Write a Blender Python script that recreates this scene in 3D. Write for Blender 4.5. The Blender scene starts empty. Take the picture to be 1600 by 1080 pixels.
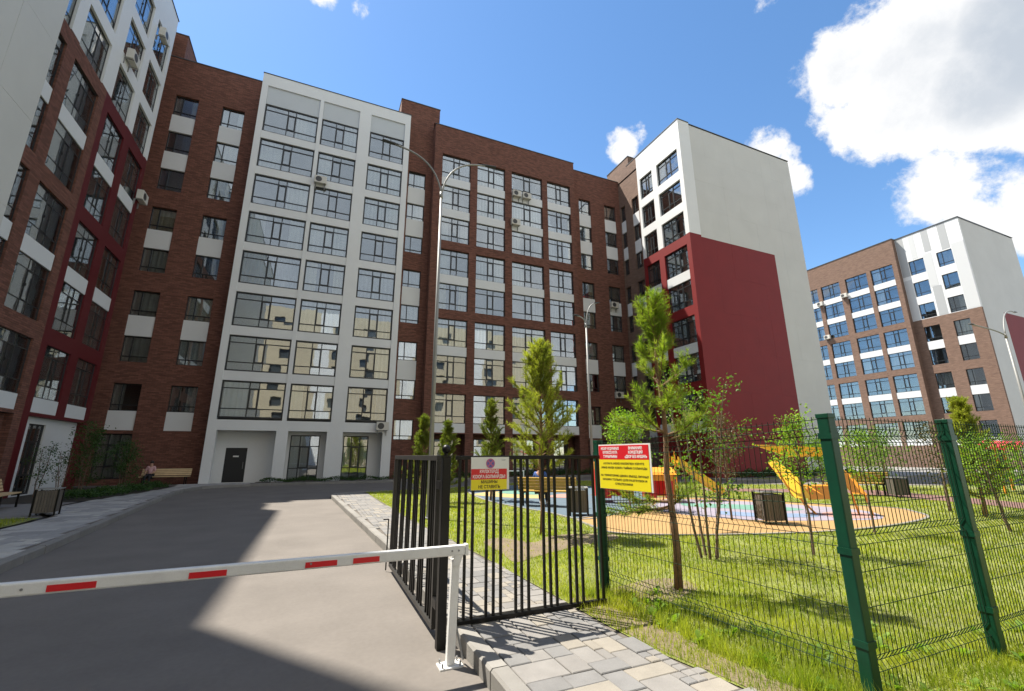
import bpy, bmesh, math, random
import numpy as np
from mathutils import Vector, Matrix
random.seed(7)
RNG = np.random.default_rng(11)
S = bpy.context.scene
COL = S.collection
R = math.radians

# ------------------------------------------------------------------ camera
FPX, YAW, PITCH, ROLL, CAMH = 689.6, R(23.46), R(14.0), R(-0.2), 1.71
_f = Vector((math.sin(YAW)*math.cos(PITCH), math.cos(YAW)*math.cos(PITCH), math.sin(PITCH)))
_r = Vector((math.cos(YAW), -math.sin(YAW), 0)); _u = _r.cross(_f)
_r2 = _r*math.cos(ROLL)+_u*math.sin(ROLL); _u2 = _u*math.cos(ROLL)-_r*math.sin(ROLL)
cd = bpy.data.cameras.new('camera'); cam = bpy.data.objects.new('camera', cd); COL.objects.link(cam)
M = Matrix((_r2, _u2, -_f)).transposed().to_4x4(); M.translation = Vector((0, 0, CAMH))
cam.matrix_world = M
cd.sensor_width = 36; cd.lens = 36*FPX/1600; cd.clip_start = .05; cd.clip_end = 3000
S.camera = cam
CAMP = Vector((0, 0, CAMH))

# ------------------------------------------------------------------ world
SUN_EL, SUN_DX, SUN_DY = R(60.9), -0.607, 0.795          # where the sun stands
SKY_STRENGTH, SUN_STRENGTH = 0.105, 4.8
S.view_settings.view_transform = 'Standard'; S.view_settings.look = 'None'
S.view_settings.exposure = 1.2; S.view_settings.gamma = 1; S.view_settings.use_curve_mapping = False
W = bpy.data.worlds.new('World'); S.world = W; W.use_nodes = True
nt = W.node_tree; nt.nodes.clear(); N = nt.nodes; L = nt.links
def nn(t, **k):
    n = N.new(t)
    for a, b in k.items(): setattr(n, a, b)
    return n
def mth(op, a, b=None, clamp=False):
    n = nn('ShaderNodeMath', operation=op, use_clamp=clamp)
    for i, v in enumerate((a, b)):
        if v is None: continue
        if isinstance(v, (int, float)): n.inputs[i].default_value = v
        else: L.new(v, n.inputs[i])
    return n.outputs[0]
sky = nn('ShaderNodeTexSky', sky_type='NISHITA', sun_disc=False, sun_elevation=SUN_EL,
         sun_rotation=math.atan2(SUN_DX, SUN_DY), altitude=600, air_density=1.0, dust_density=0.2, ozone_density=2.0)
tc = nn('ShaderNodeTexCoord')
def fbm(scale, det, rough, dist=0.0, off=(0, 0, 0)):
    mp = nn('ShaderNodeMapping'); mp.inputs['Location'].default_value = off
    L.new(tc.outputs['Generated'], mp.inputs['Vector'])
    n = nn('ShaderNodeTexNoise'); n.inputs['Scale'].default_value = scale; n.inputs['Detail'].default_value = det
    n.inputs['Roughness'].default_value = rough; n.inputs['Distortion'].default_value = dist
    L.new(mp.outputs[0], n.inputs['Vector']); return n.outputs['Fac']
# cumulus banks: (direction, angular radius in degrees, weight)
CLOUDS = [((.725,.335,.605),3.4,.60),((.742,.30,.60),4.6,.85),((.762,.32,.56),4.4,.70),((.785,.335,.525),2.6,.5),((.785,.24,.57),6.0,1.0),((.80,.275,.535),5.0,.95),
 ((.835,.205,.52),5.2,1.1),((.83,.12,.545),8,1.2),((.875,.14,.47),4.0,.8),
 ((.85,.312,.43),2.6,.5),((.866,.292,.41),3.4,.7),((.885,.27,.38),3.2,.6),((.90,.25,.355),3.6,.62),((.925,.20,.33),4,.65),((.90,.29,.33),2.4,.45),
 ((.508,.616,.603),2.0,.62),((.526,.585,.619),1.5,.42),((.705,.45,.548),2.0,.62),((.728,.445,.52),1.9,.5),((.755,.445,.48),1.9,.52),((.80,.42,.42),1.1,.3),
 ((.007,.656,.755),1.2,.42),((-.02,.63,.776),1.1,.4),((-.059,.655,.753),1.3,.5),((-.10,.62,.78),3,.5),((.60,.345,.722),1.5,.35)]
CLOUDS += [((-.12,-.9,.42),17,1.3),((.2,-.93,.30),15,1.25),((-.5,-.8,.35),15,1.25),((0,-.84,.54),12,1.2),((-.15,-.72,.68),16,1.2),((.25,-.80,.55),15,1.05),((-.3,-.82,.48),13,.95),((.05,-.66,.75),10,.9),((.55,-.70,.45),14,1.0),((.3,-.86,.36),12,.9)]
rc = random.Random(5)
for k in range(26):                                     # the rest of the sky carries the same kind of clouds
    az = rc.uniform(100, 325); el = rc.uniform(12, 62)
    CLOUDS.append(((math.sin(R(az))*math.cos(R(el)), math.cos(R(az))*math.cos(R(el)), math.sin(R(el))), rc.uniform(6, 15), rc.uniform(.7, 1.15)))
nrm = nn('ShaderNodeVectorMath', operation='NORMALIZE'); L.new(tc.outputs['Generated'], nrm.inputs[0])
acc = None
for d, rad, w in CLOUDS:
    dv = Vector(d).normalized()
    dp = nn('ShaderNodeVectorMath', operation='DOT_PRODUCT'); L.new(nrm.outputs[0], dp.inputs[0]); dp.inputs[1].default_value = dv
    mr = nn('ShaderNodeMapRange', interpolation_type='SMOOTHSTEP')
    mr.inputs['From Min'].default_value = math.cos(R(rad*1.5)); mr.inputs['From Max'].default_value = math.cos(R(rad*.25))
    mr.inputs['To Max'].default_value = w
    L.new(dp.outputs['Value'], mr.inputs['Value'])
    acc = mr.outputs[0] if acc is None else mth('MAXIMUM', acc, mr.outputs[0])
n1 = fbm(13, 13, .64, .12); n2 = fbm(3.0, 4, .5, .2, (3, 1, 2))
nz = mth('ADD', mth('MULTIPLY', mth('SUBTRACT', n1, .5), 1.6), mth('MULTIPLY', mth('SUBTRACT', n2, .5), .6))
dens = mth('ADD', acc, nz)
def ramp01(v, a, b, sm=True):
    mr = nn('ShaderNodeMapRange', interpolation_type='SMOOTHSTEP' if sm else 'LINEAR')
    mr.inputs['From Min'].default_value = a; mr.inputs['From Max'].default_value = b; L.new(v, mr.inputs['Value']); return mr.outputs[0]
gate = ramp01(acc, .02, .2)
mask = mth('MULTIPLY', ramp01(dens, .30, .62), gate)
cc = nn('ShaderNodeMixRGB'); cc.inputs[1].default_value = (1, 1, 1, 1); cc.inputs[2].default_value = (.53, .59, .67, 1)
L.new(mth('ADD', mth('MULTIPLY', ramp01(dens, .66, 1.3), .35), mth('MULTIPLY', ramp01(acc, .88, 1.2), .6)), cc.inputs[0])
skyb = nn('ShaderNodeBackground'); skyb.inputs['Strength'].default_value = SKY_STRENGTH; hs = nn('ShaderNodeHueSaturation'); hs.inputs['Saturation'].default_value = 1.14; hs.inputs['Hue'].default_value = .497; L.new(sky.outputs[0], hs.inputs['Color']); L.new(hs.outputs[0], skyb.inputs[0])
clb = nn('ShaderNodeBackground'); clb.inputs['Strength'].default_value = 0.47; L.new(cc.outputs[0], clb.inputs[0])
mx = nn('ShaderNodeMixShader'); L.new(mask, mx.inputs[0]); L.new(skyb.outputs[0], mx.inputs[1]); L.new(clb.outputs[0], mx.inputs[2])
out = nn('ShaderNodeOutputWorld'); L.new(mx.outputs[0], out.inputs[0])

sl = bpy.data.lights.new('sun', 'SUN'); sl.energy = SUN_STRENGTH; sl.angle = R(.53); sl.color = (1, .935, .82)
so = bpy.data.objects.new('sun', sl); COL.objects.link(so)
sd = Vector((SUN_DX*math.cos(SUN_EL), SUN_DY*math.cos(SUN_EL), math.sin(SUN_EL)))
so.rotation_euler = sd.to_track_quat('Z', 'Y').to_euler(); so.location = sd*200

# ------------------------------------------------------------------ helpers
def tag(o, label=None, cat=None, group=None, kind=None):
    if label: o['label'] = label
    if cat: o['category'] = cat
    if group: o['group'] = group
    if kind: o['kind'] = kind
    return o
def empty(name, loc=(0, 0, 0), rz=0, label=None, cat=None, group=None):
    o = bpy.data.objects.new(name, None); COL.objects.link(o); o.location = loc; o.rotation_euler = (0, 0, rz)
    o.empty_display_size = .2
    return tag(o, label, cat, group)
def put(name, me, parent=None, loc=(0, 0, 0), rot=(0, 0, 0), mats=None):
    o = bpy.data.objects.new(name, me); COL.objects.link(o); o.location = loc; o.rotation_euler = rot
    if parent: o.parent = parent
    return o
class MB:
    """collects faces and links them as one mesh"""
    def __init__(s): s.v = []; s.f = []; s.m = []; s.mi = 0
    def quad(s, a, b, c, d):
        i = len(s.v); s.v += [tuple(a), tuple(b), tuple(c), tuple(d)]; s.f.append((i, i+1, i+2, i+3)); s.m.append(s.mi)
    def poly(s, pts):
        i = len(s.v); s.v += [tuple(p) for p in pts]; s.f.append(tuple(range(i, i+len(pts)))); s.m.append(s.mi)
    def hexa(s, p):                                   # p: 4 bottom + 4 top corners
        i = len(s.v); s.v += [tuple(q) for q in p]
        for f in ((3, 2, 1, 0), (4, 5, 6, 7), (0, 1, 5, 4), (1, 2, 6, 5), (2, 3, 7, 6), (3, 0, 4, 7)):
            s.f.append(tuple(i+k for k in f)); s.m.append(s.mi)
    def box(s, x0, x1, y0, y1, z0, z1, T=None):
        p = [(x0, y0, z0), (x1, y0, z0), (x1, y1, z0), (x0, y1, z0), (x0, y0, z1), (x1, y0, z1), (x1, y1, z1), (x0, y1, z1)]
        s.hexa([T(q) for q in p] if T else p)
    def cbox(s, x0, x1, y0, y1, z0, z1, c=.01):       # box with chamfered top
        a = [(x0, y0), (x1, y0), (x1, y1), (x0, y1)]; b = [(x0+c, y0+c), (x1-c, y0+c), (x1-c, y1-c), (x0+c, y1-c)]
        i = len(s.v); s.v += [(x, y, z0) for x, y in a]+[(x, y, z1-c) for x, y in a]+[(x, y, z1) for x, y in b]
        for k in range(4):
            j = (k+1) % 4
            s.f += [(i+k, i+j, i+4+j, i+4+k), (i+4+k, i+4+j, i+8+j, i+8+k)]; s.m += [s.mi]*2
        s.f.append((i+8, i+9, i+10, i+11)); s.m.append(s.mi)
    def tube(s, pts, rad, n=8, cap=True):
        pts = [Vector(p) for p in pts]; rs = rad if isinstance(rad, (list, tuple)) else [rad]*len(pts)
        i0 = len(s.v); up = None
        for k, p in enumerate(pts):
            t = (pts[min(k+1, len(pts)-1)]-pts[max(k-1, 0)]).normalized()
            if up is None:
                up = Vector((1, 0, 0)) if abs(t.z) > .9 else Vector((0, 0, 1))
            a = (up - t*up.dot(t)).normalized(); b = t.cross(a); up = a
            for q in range(n):
                w = 2*math.pi*q/n; s.v.append(tuple(p+(a*math.cos(w)+b*math.sin(w))*rs[k]))
        for k in range(len(pts)-1):
            for q in range(n):
                r = (q+1) % n
                s.f.append((i0+k*n+q, i0+k*n+r, i0+(k+1)*n+r, i0+(k+1)*n+q)); s.m.append(s.mi)
        if cap:
            s.f.append(tuple(i0+q for q in range(n))[::-1]); s.m.append(s.mi)
            s.f.append(tuple(i0+(len(pts)-1)*n+q for q in range(n))); s.m.append(s.mi)
    def mesh(s, name, mats, smooth=False):
        me = bpy.data.meshes.new(name); me.from_pydata(s.v, [], s.f)
        for m in (mats if isinstance(mats, (list, tuple)) else [mats]): me.materials.append(m)
        if any(s.m): me.polygons.foreach_set('material_index', s.m)
        if smooth: me.polygons.foreach_set('use_smooth', [True]*len(s.f))
        me.update(); return me
    def build(s, name, mats, parent=None, loc=(0, 0, 0), rot=(0, 0, 0), smooth=False):
        return put(name, s.mesh(name, mats, smooth), parent, loc, rot)
def npmesh(name, V, F, mat):
    """V (n,3), F (m,3) or (m,4) numpy"""
    me = bpy.data.meshes.new(name); k = F.shape[1]
    me.vertices.add(len(V)); me.vertices.foreach_set('co', V.astype(np.float32).ravel())
    me.loops.add(F.size); me.loops.foreach_set('vertex_index', F.astype(np.int32).ravel())
    me.polygons.add(len(F)); me.polygons.foreach_set('loop_start', np.arange(0, F.size, k, dtype=np.int32))
    me.materials.append(mat); me.update(calc_edges=True); me.validate(); return me
def bevel(o, w, seg=2):
    m = o.modifiers.new('bevel', 'BEVEL'); m.width = w; m.segments = seg; m.limit_method = 'ANGLE'; return o

# ------------------------------------------------------------------ materials
def mat(name, col, rough=.7, metal=0.0, noise=0.0, nscale=4.0, bump=0.0, bscale=60.0, spec=.5, obj_rand=0.0, fine=0.0):
    m = bpy.data.materials.new(name); m.use_nodes = True; t = m.node_tree; n = t.nodes; l = t.links
    b = n['Principled BSDF']; b.inputs['Roughness'].default_value = rough; b.inputs['Metallic'].default_value = metal
    b.inputs['Specular IOR Level'].default_value = spec
    b.inputs['Base Color'].default_value = (*col, 1)
    if noise or obj_rand or fine:
        g = n.new('ShaderNodeNewGeometry'); src = None
        def mulby(src, fac):                           # fac socket ~ 0..2
            x = n.new('ShaderNodeVectorMath'); x.operation = 'SCALE'
            if src is None: x.inputs[0].default_value = col
            else: l.new(src, x.inputs[0])
            l.new(fac, x.inputs['Scale']); return x.outputs[0]
        def var(sock, amt):
            mr = n.new('ShaderNodeMapRange'); mr.inputs['From Min'].default_value = .25; mr.inputs['From Max'].default_value = .75
            mr.inputs['To Min'].default_value = 1-amt; mr.inputs['To Max'].default_value = 1+amt; mr.clamp = False
            l.new(sock, mr.inputs['Value']); return mr.outputs[0]
        if noise:
            z = n.new('ShaderNodeTexNoise'); z.inputs['Scale'].default_value = nscale; z.inputs['Detail'].default_value = 6; z.inputs['Roughness'].default_value = .6
            l.new(g.outputs['Position'], z.inputs['Vector']); src = mulby(src, var(z.outputs['Fac'], noise))
        if fine:
            z = n.new('ShaderNodeTexNoise'); z.inputs['Scale'].default_value = nscale*25; z.inputs['Detail'].default_value = 3
            l.new(g.outputs['Position'], z.inputs['Vector']); src = mulby(src, var(z.outputs['Fac'], fine))
        if obj_rand:
            oi = n.new('ShaderNodeObjectInfo'); mr = n.new('ShaderNodeMapRange')
            mr.inputs['To Min'].default_value = 1-obj_rand; mr.inputs['To Max'].default_value = 1+obj_rand
            l.new(oi.outputs['Random'], mr.inputs['Value']); src = mulby(src, mr.outputs[0])
        l.new(src, b.inputs['Base Color'])
    if bump:
        g = n.new('ShaderNodeNewGeometry'); z = n.new('ShaderNodeTexNoise'); z.inputs['Scale'].default_value = bscale; z.inputs['Detail'].default_value = 4
        l.new(g.outputs['Position'], z.inputs['Vector']); bp = n.new('ShaderNodeBump'); bp.inputs['Strength'].default_value = bump; bp.inputs['Distance'].default_value = .01
        l.new(z.outputs['Fac'], bp.inputs['Height']); l.new(bp.outputs[0], b.inputs['Normal'])
    return m
def brick_mat(name, c1, c2, cm):
    m = bpy.data.materials.new(name); m.use_nodes = True; t = m.node_tree; n = t.nodes; l = t.links
    b = n['Principled BSDF']; b.inputs['Roughness'].default_value = .85; b.inputs['Specular IOR Level'].default_value = .25
    g = n.new('ShaderNodeNewGeometry'); s = n.new('ShaderNodeSeparateXYZ'); l.new(g.outputs['Position'], s.inputs[0])
    a = n.new('ShaderNodeMath'); a.operation = 'ADD'; l.new(s.outputs['X'], a.inputs[0]); l.new(s.outputs['Y'], a.inputs[1])
    c = n.new('ShaderNodeCombineXYZ'); l.new(a.outputs[0], c.inputs['X']); l.new(s.outputs['Z'], c.inputs['Y'])
    br = n.new('ShaderNodeTexBrick'); l.new(c.outputs[0], br.inputs['Vector']); br.inputs['Scale'].default_value = 1
    br.inputs['Brick Width'].default_value = .30; br.inputs['Row Height'].default_value = .085; br.inputs['Mortar Size'].default_value = .008
    br.inputs['Color1'].default_value = (*c1, 1); br.inputs['Color2'].default_value = (*c2, 1); br.inputs['Mortar'].default_value = (*cm, 1)
    br.inputs['Bias'].default_value = -.1
    # streaky batches of brick
    mp = n.new('ShaderNodeMapping'); mp.inputs['Scale'].default_value = (.9, 6.0, 1); l.new(c.outputs[0], mp.inputs['Vector'])
    z = n.new('ShaderNodeTexNoise'); z.inputs['Scale'].default_value = 1.6; z.inputs['Detail'].default_value = 5; z.inputs['Roughness'].default_value = .65; l.new(mp.outputs[0], z.inputs['Vector'])
    mr = n.new('ShaderNodeMapRange'); mr.inputs['From Min'].default_value = .3; mr.inputs['From Max'].default_value = .7; mr.inputs['To Min'].default_value = .80; mr.inputs['To Max'].default_value = 1.2; l.new(z.outputs['Fac'], mr.inputs['Value'])
    x = n.new('ShaderNodeVectorMath'); x.operation = 'SCALE'; l.new(br.outputs['Color'], x.inputs[0]); l.new(mr.outputs[0], x.inputs['Scale']); l.new(x.outputs[0], b.inputs['Base Color'])
    bp = n.new('ShaderNodeBump'); bp.inputs['Strength'].default_value = .5; bp.inputs['Distance'].default_value = .01; bp.invert = True
    l.new(br.outputs['Fac'], bp.inputs['Height']); l.new(bp.outputs[0], b.inputs['Normal'])
    return m
def leaf_mat(name, c1, c2, trans=.35, rough=.55):
    m = bpy.data.materials.new(name); m.use_nodes = True; t = m.node_tree; n = t.nodes; l = t.links; n.clear()
    g = n.new('ShaderNodeNewGeometry'); z = n.new('ShaderNodeTexNoise'); z.inputs['Scale'].default_value = 2.2; z.inputs['Detail'].default_value = 3
    l.new(g.outputs['Position'], z.inputs['Vector'])
    a = n.new('ShaderNodeMath'); a.operation = 'MULTIPLY_ADD'; l.new(g.outputs['Random Per Island'], a.inputs[0]); a.inputs[1].default_value = .6
    sb = n.new('ShaderNodeMath'); sb.operation = 'MULTIPLY_ADD'; l.new(z.outputs['Fac'], sb.inputs[0]); sb.inputs[1].default_value = 1.6; sb.inputs[2].default_value = -.6
    l.new(sb.outputs[0], a.inputs[2]); a.use_clamp = True
    mx = n.new('ShaderNodeMixRGB'); mx.inputs[1].default_value = (*c1, 1); mx.inputs[2].default_value = (*c2, 1); l.new(a.outputs[0], mx.inputs[0])
    d = n.new('ShaderNodeBsdfPrincipled'); d.inputs['Roughness'].default_value = rough; d.inputs['Specular IOR Level'].default_value = .35; l.new(mx.outputs[0], d.inputs['Base Color'])
    tr = n.new('ShaderNodeBsdfTranslucent')
    tcol = n.new('ShaderNodeMixRGB'); tcol.blend_type = 'MULTIPLY'; tcol.inputs[0].default_value = 1; tcol.inputs[2].default_value = (1.5, 1.6, .55, 1); l.new(mx.outputs[0], tcol.inputs[1]); l.new(tcol.outputs[0], tr.inputs['Color'])
    ms = n.new('ShaderNodeMixShader'); ms.inputs[0].default_value = trans; l.new(d.outputs[0], ms.inputs[1]); l.new(tr.outputs[0], ms.inputs[2])
    o = n.new('ShaderNodeOutputMaterial'); l.new(ms.outputs[0], o.inputs[0]); return m
def glass_mat(name='window_glass', lo=.23):
    m = bpy.data.materials.new(name); m.use_nodes = True; t = m.node_tree; n = t.nodes; l = t.links; n.clear()
    g = n.new('ShaderNodeNewGeometry'); z = n.new('ShaderNodeTexNoise'); z.inputs['Scale'].default_value = 1.1; z.inputs['Detail'].default_value = 2
    l.new(g.outputs['Position'], z.inputs['Vector'])
    bp = n.new('ShaderNodeBump'); bp.inputs['Strength'].default_value = .03; bp.inputs['Distance'].default_value = .06; l.new(z.outputs['Fac'], bp.inputs['Height'])
    gl = n.new('ShaderNodeBsdfGlossy'); gl.inputs['Roughness'].default_value = .01; gl.inputs['Color'].default_value = (.93, .97, 1, 1); l.new(bp.outputs[0], gl.inputs['Normal'])
    tr = n.new('ShaderNodeBsdfTransparent'); tr.inputs['Color'].default_value = (.88, .91, .91, 1)
    lw = n.new('ShaderNodeLayerWeight'); lw.inputs['Blend'].default_value = .35
    mr = n.new('ShaderNodeMapRange'); mr.inputs['To Min'].default_value = lo; mr.inputs['To Max'].default_value = .9; l.new(lw.outputs['Fresnel'], mr.inputs['Value'])
    ms = n.new('ShaderNodeMixShader'); l.new(mr.outputs[0], ms.inputs[0]); l.new(tr.outputs[0], ms.inputs[1]); l.new(gl.outputs[0], ms.inputs[2])
    o = n.new('ShaderNodeOutputMaterial'); l.new(ms.outputs[0], o.inputs[0]); return m

m_brick = brick_mat('red_brown_brick', (.205, .088, .063), (.118, .051, .037), (.08, .052, .043))
m_brick2 = brick_mat('tan_brick', (.215, .135, .10), (.16, .10, .075), (.13, .10, .085))
m_white = mat('white_panel', (.68, .69, .695), .55, noise=.04, nscale=.6, fine=.02)
m_wgrey = mat('pale_grey_panel', (.53, .53, .51), .55, noise=.05, nscale=.5)
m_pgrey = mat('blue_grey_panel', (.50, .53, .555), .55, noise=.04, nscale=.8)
m_span = mat('spandrel_white', (.65, .665, .675), .5, noise=.03, nscale=1.0)
m_red = mat('dark_red_panel', (.185, .011, .012), .6, spec=.3, noise=.07, nscale=.7)
m_maroon = mat('maroon_panel', (.10, .009, .012), .55, spec=.3, noise=.07, nscale=.7)
m_grey1 = mat('mid_grey_panel', (.36, .37, .38), .6); m_grey2 = mat('light_grey_panel', (.52, .53, .54), .6)
m_frame = mat('dark_window_frame', (.018, .02, .022), .4)
m_room = mat('room_shade', (.17, .16, .15), .9, noise=.5, nscale=.45)
m_glass = glass_mat(); m_glass2 = glass_mat('dark_window_glass', .11)
m_cap = mat('roof_flashing', (.06, .065, .07), .45, metal=.3)
m_cur = [mat('sheer_curtain', (.62, .62, .60), .9, noise=.12, nscale=1.5), mat('cream_curtain', (.66, .60, .48), .9, noise=.1), mat('grey_curtain', (.42, .42, .43), .9, noise=.15), mat('blue_curtain', (.20, .24, .32), .9, noise=.15)]
m_door = mat('black_steel_door', (.014, .015, .017), .4)
m_black = mat('black_powder_coat', (.0045, .0042, .004), .42, spec=.3, noise=.15, nscale=20)
m_sunblack = mat('sun_lightened_black', (.028, .026, .024), .42, noise=.4, nscale=6)  # black lightened in colour to imitate sun on the gate leaf rails
m_green = mat('green_powder_coat', (.002, .042, .021), .4, spec=.35, noise=.15, nscale=8)
m_wire = mat('fence_wire', (.012, .03, .018), .75, spec=.15)
m_wpaint = mat('white_paint', (.72, .72, .705), .45, noise=.10, nscale=7, fine=.05)
m_rpaint = mat('red_reflective_tape', (.66, .02, .025), .35)
m_steel = mat('galvanised_steel', (.26, .265, .265), .55, metal=.3, noise=.06, nscale=4)
m_asph = mat('asphalt', (.160, .144, .130), .92, noise=.15, nscale=.8, bump=.15, bscale=220, fine=.06, spec=.25)
m_kerb = mat('concrete_kerb', (.21, .20, .185), .85, noise=.14, nscale=3, bump=.3, bscale=90, obj_rand=.1)
m_pav = [mat('paver_grey', (.165, .162, .16), .85, noise=.12, nscale=6, fine=.1, obj_rand=.09, bump=.3, bscale=200),
         mat('paver_mid', (.20, .19, .18), .85, noise=.12, nscale=6, fine=.1, obj_rand=.09, bump=.3, bscale=200),
         mat('paver_cream', (.24, .218, .185), .85, noise=.12, nscale=6, fine=.1, obj_rand=.09, bump=.3, bscale=200)]
m_pav2 = [mat('brightened_paver_grey', (.27, .265, .26), .85, noise=.12, nscale=6, obj_rand=.1), mat('brightened_paver_mid', (.33, .32, .31), .85, noise=.12, nscale=6, obj_rand=.1), mat('brightened_paver_light', (.40, .385, .36), .85, noise=.12, nscale=6, obj_rand=.1)]  # same pavers, colour raised to brighten the shaded left sidewalk
m_joint = mat('paver_joint_sand', (.115, .10, .085), .95, noise=.2, nscale=5)
m_soil = mat('lawn_soil', (.16, .175, .045), .95, noise=.35, nscale=1.2, fine=.25, bump=.5, bscale=40)
m_bare = mat('bare_earth', (.17, .13, .085), .95, noise=.2, nscale=2.5, fine=.2, bump=.5, bscale=40)
m_grass = leaf_mat('grass_blades', (.17, .25, .022), (.43, .43, .07), .5)
m_weed = leaf_mat('weed_leaves', (.11, .21, .02), (.22, .33, .05), .45)
m_needle = leaf_mat('pine_needles', (.10, .18, .022), (.30, .36, .06), .55)
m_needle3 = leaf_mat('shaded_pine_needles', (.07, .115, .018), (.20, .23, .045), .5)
m_needle2 = leaf_mat('yellowish_pine_needles', (.14, .19, .028), (.36, .37, .075), .55)
m_leaf = leaf_mat('tree_leaves', (.05, .115, .013), (.15, .25, .035), .45)
m_leafb = leaf_mat('bright_leaves', (.10, .20, .016), (.24, .36, .05), .5)
m_leafd = leaf_mat('dull_leaves', (.05, .06, .02), (.13, .10, .045), .3)
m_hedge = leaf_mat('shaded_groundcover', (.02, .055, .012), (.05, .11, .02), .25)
m_bark = mat('pine_bark', (.20, .115, .065), .9, noise=.3, nscale=12, bump=.8, bscale=60)
m_bark2 = mat('grey_bark', (.15, .10, .07), .9, noise=.3, nscale=14, bump=.8, bscale=60)
m_wood = mat('varnished_wood', (.46, .28, .05), .5, noise=.15, nscale=5)
m_wood2 = mat('pale_slats', (.55, .40, .22), .5, noise=.15, nscale=5)
m_slat = mat('weathered_slats', (.11, .095, .08), .7, noise=.15, nscale=9, obj_rand=.2)
m_cream = mat('cream_render', (.46, .40, .29), .9, noise=.06, nscale=.4)

# ------------------------------------------------------------------ ground
PZ = 0.14                                       # paving level, one kerb above the road
def sheet(name, pts, z, m, kind='structure', parent=None):
    bm = bmesh.new(); vs = [bm.verts.new((x, y, z)) for x, y in pts]; bm.faces.new(vs); bmesh.ops.triangulate(bm, faces=bm.faces[:])
    bmesh.ops.recalc_face_normals(bm, faces=bm.faces[:])
    for f in bm.faces:
        if f.normal.z < 0: f.normal_flip()
    me = bpy.data.meshes.new(name); bm.to_mesh(me); bm.free(); me.materials.append(m); o = put(name, me, parent)
    if not parent: o['kind'] = kind
    return o
m_land = mat('distant_ground', (.16, .15, .12), .95, noise=.2, nscale=.05)
sheet('ground', [(-700, -700), (700, -700), (700, 700), (-700, 700)], -.03, m_land)
sheet('road', [(-60, -40), (110, -40), (110, 60), (-60, 60)], 0, m_asph)
KR = [(1.37, -6), (1.37, 4.5), (1.345, 9), (.75, 21.0)]                       # right kerb, road side
def kx(y):
    for (a, b), (c, d) in zip(KR, KR[1:]):
        if b <= y <= d: return a+(c-a)*(y-b)/(d-b)
    return KR[0][0] if y < 0 else KR[-1][0]
def kerb_run(name, pts, w=.15, h=.15, seg=1.0, side=1):
    """kerb of separate stones along a polyline; side = which side the width goes"""
    root = tag(empty(name), kind='structure'); root['kind'] = 'structure'
    P = [Vector((x, y, 0)) for x, y in pts]; out = []
    for a, b in zip(P, P[1:]):
        d = (b-a).length; n = max(1, round(d/seg)); t = (b-a)/n; nv = Vector((t.y, -t.x, 0)).normalized()*side*w
        for k in range(n):
            p = a+t*k; q = a+t*(k+1); g = t.normalized()*.006; p = p+g; q = q-g; dz = random.uniform(-.006, .006); sh = nv.normalized()*random.uniform(-.005, .005)
            p = p+sh; q = q+sh
            mb = MB(); c = nv.normalized()*.018
            mb.hexa([p, q, q+nv, p+nv]+[v+Vector((0, 0, h-.02+dz)) for v in (p, q, q+nv, p+nv)])
            mb.hexa([v+Vector((0, 0, h-.02+dz)) for v in (p+c*.02, q+c*.02, q+nv-c*.02, p+nv-c*.02)]+[v+Vector((0, 0, h+dz)) for v in (p+c, q+c, q+nv-c*.5, p+nv-c*.5)])
            o = mb.build('kerbstone', m_kerb, root); out.append(o)
    return root
kerb_run('right_kerb', KR[1:] and [(1.37, -1), (1.37, 4.5), (1.345, 9), (.75, 21.0), (.95, 21.55), (1.6, 21.8), (6.3, 22.9), (11, 25.3), (19, 25.6)], side=1)
lawn_edge = [(2.9, -2), (2.9, 2.6), (2.76, 3.3), (2.72, 4.0), (2.71, 4.9), (2.67, 6.4), (2.57, 9.1), (2.39, 12.2), (2.25, 20.9)]
sheet('right_path', [(1.45, -2)]+lawn_edge+[(2.2, 21.85), (1.0, 21.5), (.85, 21.0), (1.40, 9), (1.47, 4.5)], PZ-.018, m_joint)
lawn_poly = lawn_edge+[(2.25, 21.9), (6.3, 22.8), (10.9, 25.1), (18.9, 25.3), (21.0, 18.5), (40, 8.0), (40, -8), (2.9, -8)]
sheet('lawn', lawn_poly, PZ-.01, m_soil)
SIDE_L = [(-4.0, -2), (-4.05, 8), (-4.19, 9.7), (-4.43, 12.2), (-4.62, 14.2), (-4.96, 17.4), (-5.29, 20.6), (-5.6, 24.0), (-5.8, 27.5), (-5.45, 29.7), (-4.6, 30.6), (-3.3, 31.1), (-1.3, 31.3), (4.5, 31.4), (19, 31.6), (24.5, 31.6)]
kerb_run('left_kerb', SIDE_L, side=-1)
LOUT = [(-6.4, -2), (-6.45, 9), (-6.4, 15.3), (-6.5, 17.0), (-7.7, 19.0), (-7.6, 22), (-7.05, 26.5), (-6.9, 30.5)]
sheet('left_pavement', [(x-.1, y) for x, y in SIDE_L[:10]]+[(-4.5, 30.75), (-3.3, 31.2), (-3.3, 32.6), (-12.4, 33.8), (-12.4, 32.2), (-6.9, 30.5)]+LOUT[::-1][1:], PZ-.018, m_joint)
sheet('facade_strip', [(-3.3, 31.2), (-1.3, 31.4), (4.5, 31.5), (19, 31.7), (24.5, 31.7), (27.5, 31.7), (27.5, 33.8), (-3.3, 33.8)], PZ-.012, m_joint)
m_bed = mat('planting_bed_soil', (.045, .038, .028), .95, noise=.3, nscale=3)
sheet('planting_bed', [(-6.95, 30.4), (-7.1, 26.5), (-7.65, 22), (-11.2, 21.8), (-11.2, 31.2), (-7.5, 31.2)], PZ-.006, m_bed)
sheet('left_lawn', [(-6.5, -2), (-6.55, 9), (-6.5, 15.2), (-6.6, 16.6), (-11.2, 16.6), (-11.2, -2)], PZ-.008, m_soil)
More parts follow.
